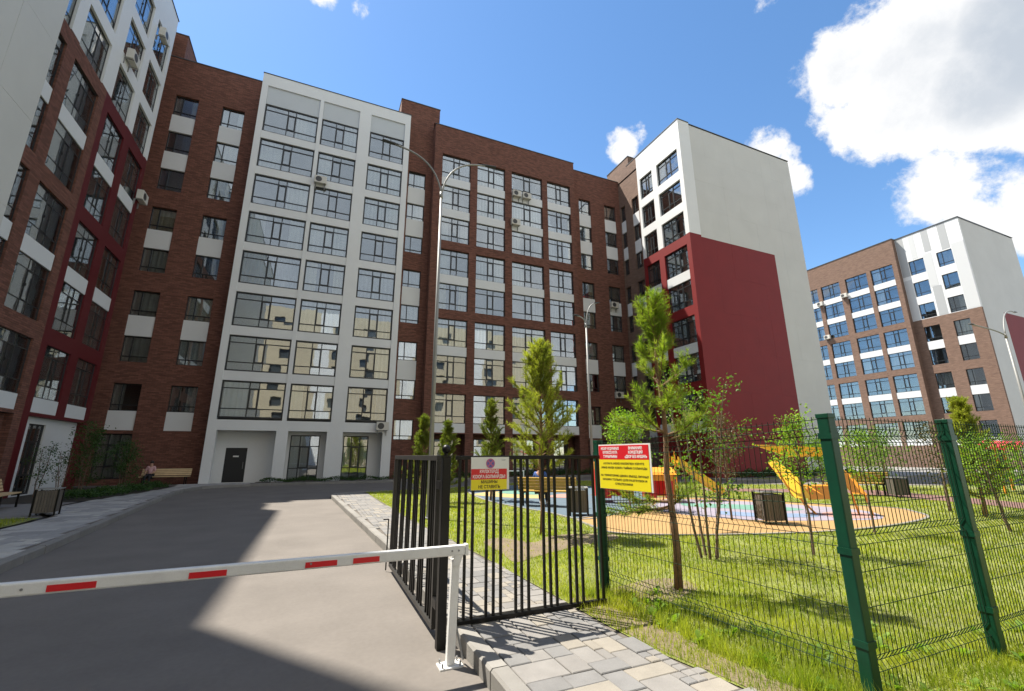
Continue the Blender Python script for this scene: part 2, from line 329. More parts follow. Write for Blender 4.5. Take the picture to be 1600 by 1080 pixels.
sheet('bench_pad', [(-7.5, 16.7), (-6.6, 16.7), (-7.8, 19.0), (-7.7, 21.7), (-11.0, 21.7), (-11.0, 16.7)], PZ-.006, m_pav[1])

# paving stones: a random ashlar on a 0.115 m grid
def inside(pt, poly):
    x, y = pt; r = False; j = len(poly)-1
    for i in range(len(poly)):
        xi, yi = poly[i]; xj, yj = poly[j]
        if (yi > y) != (yj > y) and x < (xj-xi)*(y-yi)/(yj-yi)+xi: r = not r
        j = i
    return r
STONE = {}
def pave(parent, poly, g=.115, limit=290, weights=(5, 6, 2.4), seed=1, zt=PZ, mats=None):
    mats = mats or m_pav
    rr = random.Random(seed); x0 = min(p[0] for p in poly); x1 = max(p[0] for p in poly); y0 = min(p[1] for p in poly); y1 = max(p[1] for p in poly)
    nx = int((x1-x0)/g)+1; ny = int((y1-y0)/g)+1; used = np.zeros((nx+5, ny+5), bool); st = []
    sizes = [(3, 2), (2, 2), (2, 3), (3, 3), (4, 3), (4, 2), (2, 1), (1, 2), (1, 1)]
    for j in range(ny):
        for i in range(nx):
            if used[i, j]: continue
            c = rr.sample(sizes[:6], 6)+sizes[6:]
            for a, b in c:
                if i+a <= nx and j+b <= ny and not used[i:i+a, j:j+b].any(): break
            used[i:i+a, j:j+b] = True
            ax, ay, bx, by = x0+i*g, y0+j*g, x0+(i+a)*g, y0+(j+b)*g
            ins = [inside(p, poly) for p in ((ax+.02, ay+.02), (bx-.02, ay+.02), (bx-.02, by-.02), (ax+.02, by-.02))]
            if all(ins): st.append((ax, ay, a, b, rr.choices((0, 1, 2), weights)[0]))
            elif any(ins):
                for p in range(a):
                    for q in range(b):
                        cx, cy = ax+p*g, ay+q*g
                        if all(inside(w, poly) for w in ((cx+.01, cy+.01), (cx+g-.01, cy+.01), (cx+g-.01, cy+g-.01), (cx+.01, cy+g-.01))): st.append((cx, cy, 1, 1, rr.choices((0, 1, 2), weights)[0]))
    def vis(s):
        x, y = s[0]+s[2]*g/2, s[1]+s[3]*g/2; v = Vector((x, y, zt))-CAMP; dz = v.dot(_f)
        if dz < .3: return -1
        px, py = v.dot(_r2)/dz*FPX, v.dot(_u2)/dz*FPX
        if abs(px) > 830 or abs(py) > 570: return -1
        return s[2]*s[3]/dz**3
    st.sort(key=vis, reverse=True); far = MB()
    for k, (ax, ay, a, b, c) in enumerate(st):
        dz = rr.uniform(-.004, .004)
        if k < limit and vis(st[k]) > 0:
            key = (a, b, c, g, mats[0].name)
            if key not in STONE:
                mb = MB(); mb.cbox(.004, a*g-.004, .004, b*g-.004, -.05, 0, .006); STONE[key] = mb.mesh('paving_stone', mats[c])
            put('paving_stone', STONE[key], parent, (ax, ay, zt+dz), (rr.uniform(-.006, .006), rr.uniform(-.006, .006), 0))
        else:
            far.mi = c; far.cbox(ax+.004, ax+a*g-.004, ay+.004, ay+b*g-.004, zt-.05, zt+dz, .006)
    if far.f: o = far.build('paving_stones', mats, parent); o['kind'] = 'stuff'
rp = tag(empty('right_pavement'), kind='structure')
pave(rp, [(1.523, 1.0), (3.02, 1.0), (2.95, 2.6), (2.78, 3.3), (2.72, 4.0), (2.71, 4.9), (2.67, 6.4), (2.57, 9.0), (1.523, 9.0)], g=.095, seed=3, limit=262)
pave(rp, [(1.5, 9.0), (2.57, 9.0), (2.39, 12.2), (2.25, 20.9), (2.2, 21.6), (1.05, 21.4), (.92, 20.6)], g=.095, seed=8, limit=30)
lp = tag(empty('left_sidewalk'), kind='structure')
pave(lp, [(x-.16, y) for x, y in SIDE_L[1:10]]+[(-4.6, 30.9), (-3.35, 31.3), (-3.35, 32.5), (-7.3, 32.8), (-6.9, 30.4), (-7.05, 26.5), (-7.6, 22), (-7.7, 19.0), (-6.5, 17), (-6.4, 15.3), (-6.4, 8)], g=.17, weights=(5, 3, 2), seed=4, mats=m_pav2)

# ------------------------------------------------------------------ buildings
WMESH = {}
def lights(style, w, h):
    """column and row fractions of a window"""
    if style == 'wide': return [0, .425, .575, 1], [0, .25, .80, 1], 1
    if style == 'mid': return [0, .39, .61, 1], [0, .25, .80, 1], 1
    if style == 'bay': return [0, .41, .61, 1], [0, .24, .79, 1], 1
    if style == 'small': return [0, .32, 1], [0, .22, 1], 0
    if style == 'stair': return [0, .34, 1], [0, .2, 1], 0
    if style == 'tall': return [0, .33, .66, 1], [0, .27, .75, 1], 1
    if style == 'door': return [0, .5, 1], [0, .30, .8, 1], 0
def frame_mesh(style, w, h, fw):
    key = ('f', style, round(w, 2), round(h, 2), fw)
    if key in WMESH: return WMESH[key]
    us, zs, cas = lights(style, w, h); mb = MB(); d0, d1 = 0, (.07 if fw > .045 else .04)
    mb.box(0, w, d0, d1, 0, fw); mb.box(0, w, d0, d1, h-fw, h); mb.box(0, fw, d0, d1, fw, h-fw); mb.box(w-fw, w, d0, d1, fw, h-fw)
    t = .03 if fw > .045 else .019
    for z in zs[1:-1]: mb.box(fw, w-fw, d0+.004, d1, z*h-t, z*h+t)
    zz = [fw]+[z*h for z in zs[1:-1]]+[h-fw]
    for u in us[1:-1]:
        for k, (a, b) in enumerate(zip(zz, zz[1:])):
            mb.box(u*w-t, u*w+t, d0+.002, d1, a+(t if k else 0), b-(t if k < len(zz)-2 else 0))
    if cas:                                            # opening casement in the middle
        ua, ub, za, zb = us[1]*w+t, us[2]*w-t, zs[1]*h+t, zs[2]*h-t; c = .05 if fw > .045 else .025
        mb.box(ua, ua+c, -.012, min(.05, d1), za, zb); mb.box(ub-c, ub, -.012, .05, za, zb); mb.box(ua+c, ub-c, -.012, .05, za, za+c); mb.box(ua+c, ub-c, -.012, .05, zb-c, zb)
        mb.box(ua+.02, ua+.035, -.04, -.012, (za+zb)/2-.06, (za+zb)/2+.06)
    WMESH[key] = mb.mesh('window', m_frame); return WMESH[key]
def curtain_mesh(w, h, kind):
    key = ('c', round(w, 2), round(h, 2), kind)
    if key in WMESH: return WMESH[key]
    n = max(6, int(w/.06)); mb = MB(); rr = random.Random(n+kind)
    ph = [rr.uniform(-.02, .02) for _ in range(n+1)]
    pts = [(w*k/n, .03*math.sin(k*1.35)+ph[k]) for k in range(n+1)]
    for (a, b), (c, d) in zip(pts, pts[1:]): mb.quad((a, b, 0), (c, d, 0), (c, d, h), (a, b, h))
    WMESH[key] = mb.mesh('curtain', m_cur[kind], True); return WMESH[key]
def pane_mesh(w, h, m):
    key = ('p', round(w, 2), round(h, 2), m.name)
    if key not in WMESH:
        mb = MB(); mb.box(0, w, 0, .012, 0, h); WMESH[key] = mb.mesh('pane', m)
    return WMESH[key]
class Building:
    def __init__(s, root, seed=1, bare=.18, full=.44, glass=None): s.root = root; s.bare = bare; s.full = full; s.glass = glass or m_glass; s.o = Vector(root.location); s.walls = {}; s.keep = []; s.wins = []; s.rr = random.Random(seed)
    def face(s, ox, oy, th): return Face(s, ox, oy, th)
    def flush(s, names, limit=290):
        for k, mb in s.walls.items(): mb.build(names.get(k[0].name, 'wall'), k[0], s.root)
        # windows: frames, curtains, then panes, the largest in view singly
        panes = []
        for F, u, y, z, w, h, style, fw in s.wins:
            loc = F.L(u, y, z); fo = put('window', frame_mesh(style, w, h, fw), s.root, loc, (0, 0, F.th))
            us, zs, cas = lights(style, w, h)
            for a, b in zip(us, us[1:]):
                for c, d in zip(zs, zs[1:]):
                    pw, ph = (b-a)*w-.05, (d-c)*h-.05
                    v = Vector(F.W(u+a*w, y, z+c*h))-CAMP
                    panes.append((pw*ph/v.length_squared, fo, F, (a*w+.025, (.03 if fw > .045 else .008)+s.rr.uniform(0, .012), c*h+.025), pw, ph, (u, y, z)))
            # curtains
            r = s.rr.random(); k = s.rr.choices((0, 1, 2, 3), (10, 2.0, 3, .7))[0]; hh = h-.14
            def cu(a, b): put('curtain', curtain_mesh((b-a)*w, hh, k), fo, (a*w, .115, .07))
            if r < s.bare: continue
            r = (r-s.bare)/(1-s.bare)
            if r < s.full: cu(.04, .96)
            elif r < max(.62, s.full+.05): cu(.04, .40)
            elif r < .78: cu(.60, .96)
            else: cu(.04, .30); cu(.72, .96)
        panes.sort(key=lambda p: -p[0]); rest = MB()
        for i, (_, fo, F, l, pw, ph, (u, y, z)) in enumerate(panes):
            tilt = (s.rr.uniform(-.006, .006), 0, s.rr.uniform(-.008, .008))
            if i < limit: put('pane', pane_mesh(pw, ph, s.glass), fo, l, tilt)
            else: rest.box(u+l[0], u+l[0]+pw, y+l[1], y+l[1]+.012, z+l[2], z+l[2]+ph, lambda q: F.L(*q))
        if rest.f: rest.build('window_panes', s.glass, s.root)['kind'] = 'stuff'
class Face:
    """one vertical face: u along the wall, y into the wall, z up"""
    def __init__(s, b, ox, oy, th): s.b = b; b.keep.append(s); s.run = 0; s.ox, s.oy, s.th = ox, oy, th; s.c, s.s = round(math.cos(th), 6), round(math.sin(th), 6)
    def W(s, u, y, z): return (s.ox+u*s.c-y*s.s, s.oy+u*s.s+y*s.c, z)
    def L(s, u, y, z): w = s.W(u, y, z); return (w[0]-s.b.o.x, w[1]-s.b.o.y, w[2]-s.b.o.z)
    def mb(s, m): return s.b.walls.setdefault((m, id(s), s.run), MB())
    def wall(s, u0, u1, z0, z1, default, opens=(), zones=(), depth=.30, y0=0.0, ends=(1, 1), top=True):
        s.run += 1
        us = sorted({u0, u1} | {v for o in list(opens) for v in o[:2] if u0 < v < u1} | {v for zn in zones for v in zn[1:3] if u0 < v < u1})
        zs = sorted({z0, z1} | {v for o in list(opens) for v in o[2:4] if z0 < v < z1} | {v for zn in zones for v in zn[3:5] if z0 < v < z1})
        def isop(a, b): return any(o[0] < a < o[1] and o[2] < b < o[3] for o in opens)
        def mt(a, b):
            for zn in zones:
                if zn[1] < a < zn[2] and zn[3] < b < zn[4]: return zn[0]
            return default
        nu, nz = len(us)-1, len(zs)-1
        G = [[None if isop((us[i]+us[i+1])/2, (zs[j]+zs[j+1])/2) else mt((us[i]+us[i+1])/2, (zs[j]+zs[j+1])/2) for j in range(nz)] for i in range(nu)]
        P = s.L
        for i in range(nu):
            for j in range(nz):
                m = G[i][j]
                if m is None: continue
                a, b, c, d = us[i], us[i+1], zs[j], zs[j+1]; mb = s.mb(m); y1 = y0+depth
                mb.quad(P(a, y0, c), P(b, y0, c), P(b, y0, d), P(a, y0, d))
                if (i == 0 and ends[0]) or (i > 0 and G[i-1][j] is None): mb.quad(P(a, y1, c), P(a, y0, c), P(a, y0, d), P(a, y1, d))
                if (i == nu-1 and ends[1]) or (i < nu-1 and G[i+1][j] is None): mb.quad(P(b, y0, c), P(b, y1, c), P(b, y1, d), P(b, y0, d))
                if j == 0 or G[i][j-1] is None: mb.quad(P(a, y1, c), P(b, y1, c), P(b, y0, c), P(a, y0, c))
                if (j == nz-1 and top) or (j < nz-1 and G[i][j+1] is None): mb.quad(P(a, y0, d), P(b, y0, d), P(b, y1, d), P(a, y1, d))
    def box(s, name, m, u0, u1, y0, y1, z0, z1, own=True):
        if own:
            mb = MB(); mb.box(u0, u1, y0, y1, z0, z1, lambda q: s.L(*q)); return mb.build(name, m, s.b.root)
        s.mb(m).box(u0, u1, y0, y1, z0, z1, lambda q: s.L(*q))
    def win(s, u0, u1, z0, z1, style, y=.15, fw=.055): s.b.wins.append((s, u0, y, z0, u1-u0, z1-z0, style, fw))
def grouped(F, u0, u1, T0, step, h, style, panel_h=None, y=.16, fw=.055, m=None, rec=.05):
    """eight rows: strips {1,2,3}{4,5}{6,7}{8} from the top, white panel under all but the last of each"""
    opens = []; T = [T0+step*k for k in range(8)]                      # k = 0 lowest
    for grp in ((7, 6, 5), (4, 3), (2, 1), (0,)):
        low = grp[-1]; zb = T[low]-h
        if grp == (0,): zb = (T[0]-h)-(panel_h or step-h)
        opens.append((u0, u1, zb, T[grp[0]]))
        for k in grp:
            F.win(u0, u1, T[k]-h, T[k], style, y, fw)
            if k != low or grp == (0,):
                lo = T[k]-h-(panel_h if (grp == (0,) and panel_h) else step-h)
                F.box('spandrel_panel', m or m_span, u0+.004, u1-.004, rec, .28, lo+.004, T[k]-h-.002)
    return opens
NAMES = {'red_brown_brick': 'brick_wall', 'tan_brick': 'brick_wall', 'white_panel': 'white_wall', 'pale_grey_panel': 'grey_wall', 'dark_red_panel': 'red_wall', 'maroon_panel': 'red_wall',
         'mid_grey_panel': 'grey_cladding', 'light_grey_panel': 'light_cladding', 'room_shade': 'interior', 'roof_flashing': 'roof_flashing', 'cream_render': 'rendered_wall', 'dark_window_frame': 'window_frames'}

# --- white panelled building in the middle
b = Building(empty('apartment_building', (-.7, 32.7, 0), label='white panelled apartment building with three columns of large dark framed windows', cat='building'), 2)
F = b.face(0, 32.7, 0)
colsW = [(-5.85, -2.19, 'wide'), (-1.93, .78, 'mid'), (1.67, 4.41, 'mid')]
ops = []
for u0, u1, st in colsW:
    ops.append((u0, u1, 3.96, 29.0))
    for k in range(8):
        T = 6.45+3.0*k; F.win(u0, u1, T-2.38+.0, T, st, .14, .10)
        lo = T-2.38-.62 if k else 3.96
        if k: F.box('spandrel_panel', m_white, u0+.003, u1-.003, .045, .30, lo+.003, T-2.38-.003)
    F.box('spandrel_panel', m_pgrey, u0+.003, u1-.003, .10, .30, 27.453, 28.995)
opsgf = [(-5.73, -2.44, -.1, 3.31), (-1.75, .60, -.1, 3.31), (1.60, 4.22, -.1, 3.31)]
F.wall(-6.26, 4.85, 0, 30.0, m_white, ops+opsgf, depth=.34)
# ground floor recess
G2 = b.face(0, 33.75, 0)
opd = [(-5.25, -4.05, .12, 2.25), (-1.62, .22, .12, 3.1), (1.72, 3.42, .12, 3.1)]
G2.wall(-6.2, 4.8, 0, 3.5, m_white, opd, depth=.25)
F.box('wall_pier', m_white, .60, 1.60, .55, 1.04, 0, 3.31)
F.box('soffit', m_wgrey, -6.2, 4.8, .345, 1.04, 3.315, 3.40)
for u in (-6.255, 4.60): F.box('side_wall', m_white, u, u+.24, .345, 1.04, 0, 3.31)
d = F.box('entrance_door', m_door, -5.25, -4.05, 1.09, 1.15, .13, 2.25)
lo = F.L(-4.65, 1.08, 1.72); mb = MB(); mb.box(-.16, .16, -.008, 0, -.045, .045); mb.build('door_plate', m_wpaint, d, lo)
mb = MB(); mb.tube([(0, 0, -.2), (0, -.05, -.17), (0, -.05, .17), (0, 0, .2)], .014, 6); mb.build('handle', m_steel, d, F.L(-4.2, 1.09, 1.15))
G2.win(-1.62, .22, .13, 3.1, 'tall', .10, .07); G2.win(1.72, 3.42, .13, 3.1, 'tall', .10, .07)
F.box('roof_cap', m_cap, -6.29, 4.88, -.03, 6, 30.002, 30.07)
F.box('interior', m_room, -6.1, 4.7, 1.35, 1.45, .05, 29.5)
F.box('side_wall', m_white, -6.255, -6.0, .345, 1.3, 3.42, 29.995); F.box('side_wall', m_white, 4.595, 4.845, .345, 1.3, 3.42, 29.995)
b.flush(NAMES)

# --- brown brick building around it
b = Building(empty('apartment_building', (14, 33.0, 0), label='long red brown brick apartment building standing either side of the white panelled one', cat='building'), 3)
F = b.face(0, 33.0, 0)                               # main bay
ops = []
for u0, u1 in ((7.80, 10.38), (11.02, 13.70), (14.36, 17.52), (18.06, 20.60)):
    ops += grouped(F, u0, u1, 6.35, 3.01, 2.25, 'bay', .70)
gf = [(7.8, 10.38, -.1, 3.32), (11.02, 13.7, -.1, 3.32), (14.36, 17.52, -.1, 3.32), (18.06, 20.6, -.1, 3.32)]
F.wall(7.10, 21.1, 0, 30.2, m_brick, ops+gf, depth=.9)
F.box('roof_cap', m_cap, 7.06, 21.14, -.04, 8, 30.202, 30.27)
F.box('interior', m_room, 7.4, 20.9, 1.15, 1.2, 3.4, 29.8)
m_dk = mat('charcoal_panel', (.05, .04, .038), .6)
Gm = b.face(0, 34.3, 0)
gops = [(8.3, 9.9, .15, 3.0), (11.5, 13.2, .15, 3.0), (14.9, 17.0, .15, 3.0), (18.5, 20.2, .15, 3.0)]
Gm.wall(7.1, 21.1, 0, 3.5, m_brick, gops, depth=.2)
F.box('soffit', m_dk, 7.2, 21.0, .905, 1.28, 3.325, 3.4)
for o in gops: Gm.win(o[0], o[1], o[2], o[3], 'door', .08, .07)
Gm.box('interior', m_room, 7.3, 20.9, 1.0, 1.05, 0, 3.5)
Fs = b.face(0, 33.9, 0)                              # set back parts: left, stair strip, right
oL = []
for u0, u1 in ((-11.62, -10.22), (-8.74, -7.30)): oL += grouped(Fs, u0, u1, 6.08, 3.0, 1.66, 'small', 1.16, .17)
oL.append((-11.83, -10.2, .45, 3.06)); Fs.win(-11.83, -10.2, .45, 3.06, 'tall', .12, .06)
Fs.wall(-30, -6.3, 0, 30.15, m_brick, oL, depth=.4); Fs.box('roof_cap', m_cap, -30, -6.29, -.04, 8, 30.152, 30.22)
oS = []
Ts = [25.5-3.02*k for k in range(8)]
for grp in ((0, 1, 2), (3, 4), (5, 6), (7,)):
    oS.append((5.14, 6.58, Ts[grp[-1]]-1.5, Ts[grp[0]]))
    for k in grp:
        Fs.win(5.14, 6.58, Ts[k]-1.5, Ts[k], 'stair', .17)
        if k != grp[-1]: Fs.box('spandrel_panel', m_span, 5.144, 6.576, .05, .28, Ts[k+1]+.004, Ts[k]-1.503)
Fs.wall(4.3, 7.1, 0, 31.0, m_brick, oS, depth=.4, top=False)
Fs.wall(4.15, 7.60, 31.0, 32.5, m_brick, (), depth=4.0); Fs.box('roof_cap', m_cap, 4.11, 7.64, -.04, 4.1, 32.502, 32.57)
oR = []
for u0, u1 in ((22.14, 23.52), (25.2, 26.62)): oR += grouped(Fs, u0, u1, 6.0, 3.01, 1.66, 'small', 1.16, .17)
oR.append((22.0, 24.6, .15, 3.0)); Fs.win(22.0, 24.6, .15, 3.0, 'door', .12, .07)
Fs.wall(21.1, 27.3, 0, 30.2, m_brick, oR, depth=.4); Fs.box('roof_cap', m_cap, 21.15, 27.3, -.04, 8, 30.202, 30.27)
Fs.box('interior', m_room, -12.5, 27.2, 1.0, 1.05, 3.5, 29.9); Fs.box('interior', m_room, -12.5, -6.5, .8, .85, 0, 3.4); Fs.box('interior', m_room, 21.1, 27, .8, .85, 0, 3.4)
Fs.box('tower_or_sun_block', m_brick, -20, -12.38, -3.45, -.02, 0, 32.5); Fs.box('tower_or_sun_block', m_brick, -20, -11.75, .42, 4, 30.23, 32.6); Fs.box('roof_cap', m_cap, -20, -11.71, .38, 4.04, 32.602, 32.68)  # first box: unseen volume added to block sun in the gap; second: stair tower
Fs.box('back_wall', m_dk, -30, 27.3, 12, 12.2, 0, 30.0)
Fs.box('roof', m_dk, -30, 27.3, 1.2, 12, 29.7, 29.9)
b.flush(NAMES)

# --- left building, close on the left
b = Building(empty('apartment_building', (-11.1, 24, 0), label='apartment building at the left edge with slanting rows of brick, red and white window bays', cat='building'), 4, .0, .85)
F = b.face(-11.1, 0, R(90))
cols = [(18.4, 21.0, 'bay'), (21.7, 24.0, 'bay'), (25.03, 27.15, 'bay'), (27.85, 29.95, 'bay')]
ops = []
for u0, u1, st in cols:
    T = [6.45+3.0*k for k in range(8)]
    for grp in ((4, 3), (2, 1), (0,)):
        low = grp[-1]; zb = T[low]-2.27 if low else 3.55
        ops.append((u0, u1, zb, T[grp[0]]))
        for k in grp:
            F.win(u0, u1, T[k]-2.27, T[k], st, .085, .04)
            if k != low or low == 0: F.box('spandrel_panel', m_span, u0+.004, u1-.004, .04, .28, (T[k-1] if k else 3.55)+.004, T[k]-2.272)
    for k in (5, 6, 7):
        ops.append((u0, u1, T[k]-2.27, T[k])); F.win(u0, u1, T[k]-2.27, T[k], st, .11, .045)
gfo = [(25.03, 29.93, -.1, 3.40), (18.4, 21.0, -.1, 3.4), (21.7, 24.0, -.1, 3.4)]
Z = [(m_white, 16, 31, 19.25, 30.1), (m_maroon, 24.55, 31, 0, 19.25)]
F.wall(16.0, 30.35, 0, 30.0, m_brick, ops+gfo, Z, depth=.34)
F.box('roof_cap', m_cap, 16.0, 30.39, -.04, 6, 30.002, 30.07)
F.box('interior', m_room, 16.2, 30.1, .85, .9, 3.5, 29.8)
F.box('return_wall', m_white, 30.05, 30.345, .345, 12, 19.3, 29.99); F.box('return_wall', m_brick, 30.05, 30.345, .345, 12, 0, 19.29)
F.box('back_wall', m_wgrey, 16, 30.3, 12, 12.2, 0, 29.9); F.box('roof', m_dk, 16.1, 30.3, .9, 12, 29.6, 29.8)
G3 = b.face(-11.36, 0, R(90))
gd = [(25.80, 27.12, .15, 3.12), (18.8, 20.4, .6, 2.9), (22.1, 23.6, .6, 2.9)]
G3.wall(16, 30.0, 0, 3.5, m_white, gd, [(m_brick, 16, 24.5, 0, 3.6)], depth=.2)
for o in gd: G3.win(o[0], o[1], o[2], o[3], 'tall', .06, .07)

G3.box('interior', m_room, 16, 30, .9, .95, 0, 3.5)
# protruding white end block of the same building, clad in large panels
Wx, Wy = 1.9, 16.9
Fe = b.face(-11.1+Wx, 0, R(90))
Fe.wall(-14, Wy-.01, 0, 30.0, m_wgrey, (), depth=.2, y0=.03)
Fe.box('roof_cap', m_cap, -14, Wy+.03, -.04, 12, 30.002, 30.07)
Fe.box('return_wall', m_wgrey, Wy-.25, Wy-.005, .04, Wx+.2, 0, 29.99); Fe.box('back_wall', m_wgrey, -14, Wy, 12, 12.2, 0, 29.9); Fe.box('end_wall', m_wgrey, -14.2, -14, 0, 12, 0, 29.9)
Fe.box('roof', m_dk, -14, Wy, .3, 12, 29.5, 29.7)
PAN = {}
for r in range(10):
    u = Wy
    for c in range(9):
        w = 1.75; u -= w; key = w
        if key not in PAN:
            mb = MB(); mb.box(.004, w-.004, 0, .028, .004, 2.996); PAN[key] = mb.mesh('cladding_panel', m_wgrey)
        put('cladding_panel', PAN[key], b.root, Fe.L(u, random.uniform(-.003, .001), r*3.0), (0, 0, R(90)))
b.flush(NAMES)

# --- right wing: white over dark red, with a blank gable
b = Building(empty('apartment_building', (33, 28, 0), label='white and dark red apartment building with a tall blank gable wall', cat='building'), 5, .3)
F = b.face(26.1, 0, R(-90))                          # u = -Y
ops = []; T = [6.35+3.0*k for k in range(8)]
for ya, yb in ((24.42, 27.0), (27.62, 29.3)):
    u0, u1 = -yb, -ya
    for k in (5, 6, 7): ops.append((u0, u1, T[k]-2.2, T[k])); F.win(u0, u1, T[k]-2.2, T[k], 'mid', .15, .08)
    for grp in ((4, 3), (2, 1), (0,)):
        low = grp[-1]; ops.append((u0, u1, T[low]-2.2 if low else 3.45, T[grp[0]]))
        for k in grp:
            F.win(u0, u1, T[k]-2.2, T[k], 'mid', .15)
            if k != low or low == 0: F.box('spandrel_panel', m_span, u0+.004, u1-.004, .04, .28, (T[k-1] if k else 3.45)+.004, T[k]-2.202)
F.wall(-29.6, -24.0, 0, 30.0, m_white, ops, [(m_red, -30, -23, 0, 19.2)], depth=.3)
F.box('roof_cap', m_cap, -29.63, -23.96, -.04, 1.25, 30.002, 30.07)
F.box('interior', m_room, -29.4, -24.3, .8, .85, .5, 29.8)
F.box('return_wall', m_white, -29.598, -29.3, .305, 1.3, 19.2, 29.99); F.box('return_wall', m_red, -29.598, -29.3, .305, 1.3, 0, 19.19)
Fg = b.face(0, 24.0, 0)
Fg.wall(26.1, 27.35, 0, 30.0, m_white, (), [(m_red, 26, 28, 0, 19.2)], depth=.5, ends=(0, 1), y0=.002)
Fp = b.face(0, 24.22, 0)
Fp.wall(27.35, 40.6, 0, 30.1, m_wgrey, (), (), depth=.3, y0=.035)
GP = {}
ws = [1.8]*5+[1.85, 1.8]
for r in range(10):
    u = 27.36; z0 = r*3.2 if r < 6 else 19.2+(r-6)*2.7
    if z0 > 29.5: break
    hh = 3.2 if r < 6 else 2.7
    for w in (1.805,)*5+(1.405, 1.405, 1.405):
        red = r < 6 and u+w < 36.5
        key = (w, hh, red)
        if key not in GP:
            mb = MB(); mb.box(.0015, w-.0015, 0, .03, .0015, hh-.0015); GP[key] = mb.mesh('cladding_panel', m_red if red else m_wgrey)
        put('cladding_panel', GP[key], b.root, Fp.L(u, random.uniform(-.002, .002), z0)); u += w
Fp.box('roof_cap', m_cap, 27.3, 40.66, -.03, 14, 30.14, 30.2)
Fp.box('side_wall', m_white, 40.3, 40.6, .34, 14, 0, 30.1); Fp.box('back_wall', m_white, 27.2, 40.6, 14, 14.2, 0, 30.0); Fp.box('roof', m_dk, 27.2, 40.3, .4, 14, 29.8, 30.0)
Fp.box('roof_vent', m_dk, 36.0, 37.2, .6, 1.6, 30.2, 30.75)
Fb = b.face(27.2, 0, R(-90))
oB = []
for ya, yb in ((30.95, 31.95), (33.0, 33.75)): oB += grouped(Fb, -yb, -ya, 6.0, 3.0, 1.7, 'small', 1.1, .17)
Fb.wall(-34.3, -29.6, 0, 31.2, m_brick2, oB, depth=.35, top=True)
Fb.box('interior', m_room, -34.2, -29.7, .9, .95, 0, 31)
Fb.box('tower_or_sun_block', m_brick2, -36.2, -32.5, .40, 4, 30.3, 32.6); Fb.box('roof_cap', m_cap, -36.24, -32.46, .36, 4.05, 32.602, 32.67)
Fb.box('roof_cap', m_cap, -32.4, -29.6, -.03, 3, 31.202, 31.26)
b.flush(NAMES)

# --- far building on the right
b = Building(empty('apartment_building', (75, 30, 0), label='distant brick and white apartment building with grey striped top at the right edge', cat='building'), 6, .6, .3, m_glass2)
F = b.face(69.2, 0, R(-90)); ops = []
for ya, yb in ((30.3, 32.93), (33.45, 36.26), (37.1, 39.73), (40.3, 42.4)):
    ops += grouped(F, -yb, -ya, 5.7, 3.0, 2.2, 'bay', .75)
F.wall(-44, -29.75, 0, 30.1, m_brick2, ops, depth=.7); F.box('roof_cap', m_cap, -44, -29.7, -.05, 12, 30.102, 30.2)
F.box('interior', m_room, -44, -30, 1.1, 1.15, 3, 29.8); F.box('ground_floor_glazing', m_dk, -44, -30, .72, .8, 0, 2.7)
F2 = b.face(69.9, 0, R(-90)); ops = []; T = [5.45+3.0*k for k in range(8)]
for ya, yb in ((24.35, 25.88), (27.2, 28.83)):
    for k in (5, 6, 7): ops.append((-yb, -ya, T[k]-1.95, T[k])); F2.win(-yb, -ya, T[k]-1.95, T[k], 'small', .15, .07)
    for grp in ((4, 3), (2, 1), (0,)):
        low = grp[-1]; ops.append((-yb, -ya, T[low]-1.95 if low else 2.4, T[grp[0]]))
        for k in grp:
            F2.win(-yb, -ya, T[k]-1.95, T[k], 'small', .15)
            if k != low or low == 0: F2.box('spandrel_panel', m_span, -yb+.004, -ya-.004, .04, .28, (T[k-1] if k else 2.4)+.004, T[k]-1.952)
ops.append((-25.88, -24.35, .2, 2.2))
zz = [(m_brick2, -30, -23, 0, 18.45)]
for mm, ua, ub, za, zb in ((m_grey1, -29.7, -28.87, 24.5, 29.98), (m_grey1, -26.9, -26.2, 27.0, 29.98), (m_grey1, -25.2, -24.4, 26.6, 29.98), (m_grey2, -28.3, -27.7, 26.6, 29.98),
      (m_grey2, -29.7, -28.9, 18.5, 24), (m_grey2, -27.17, -26.3, 22.35, 26.8), (m_grey1, -27.0, -26.1, 18.5, 22.3), (m_grey2, -24.3, -23.12, 18.5, 27)):
    F2.box('cladding_strip', mm, ua, ub, -.012, .06, za, zb)
F2.wall(-29.75, -23.1, 0, 30.0, m_white, ops, zz, depth=.3); F2.box('roof_cap', m_cap, -29.7, -23.06, -.05, 12, 30.002, 30.1)
F2.box('interior', m_room, -29.7, -23.3, .9, .95, .5, 29.8)
Fg = b.face(0, 23.1, 0)
Fg.wall(69.9, 84, 0, 30.0, m_wgrey, (), [(m_red, 75.2, 90, 0, 18.4)], depth=.4, ends=(0, 1), y0=.003)
Fg.box('roof_cap', m_cap, 69.86, 84.1, -.05, 12, 30.11, 30.18); Fg.box('side_wall', m_wgrey, 83.7, 84, .41, 20, 0, 30); Fg.box('back_wall', m_wgrey, 70, 84, 20, 20.2, 0, 30)
Fg.box('roof_vent', m_dk, 79.5, 80.6, .5, 1.5, 30.18, 30.8); Fg.box('roof', m_dk, 70.5, 83.6, .5, 20, 29.6, 29.8)
b.flush(NAMES)

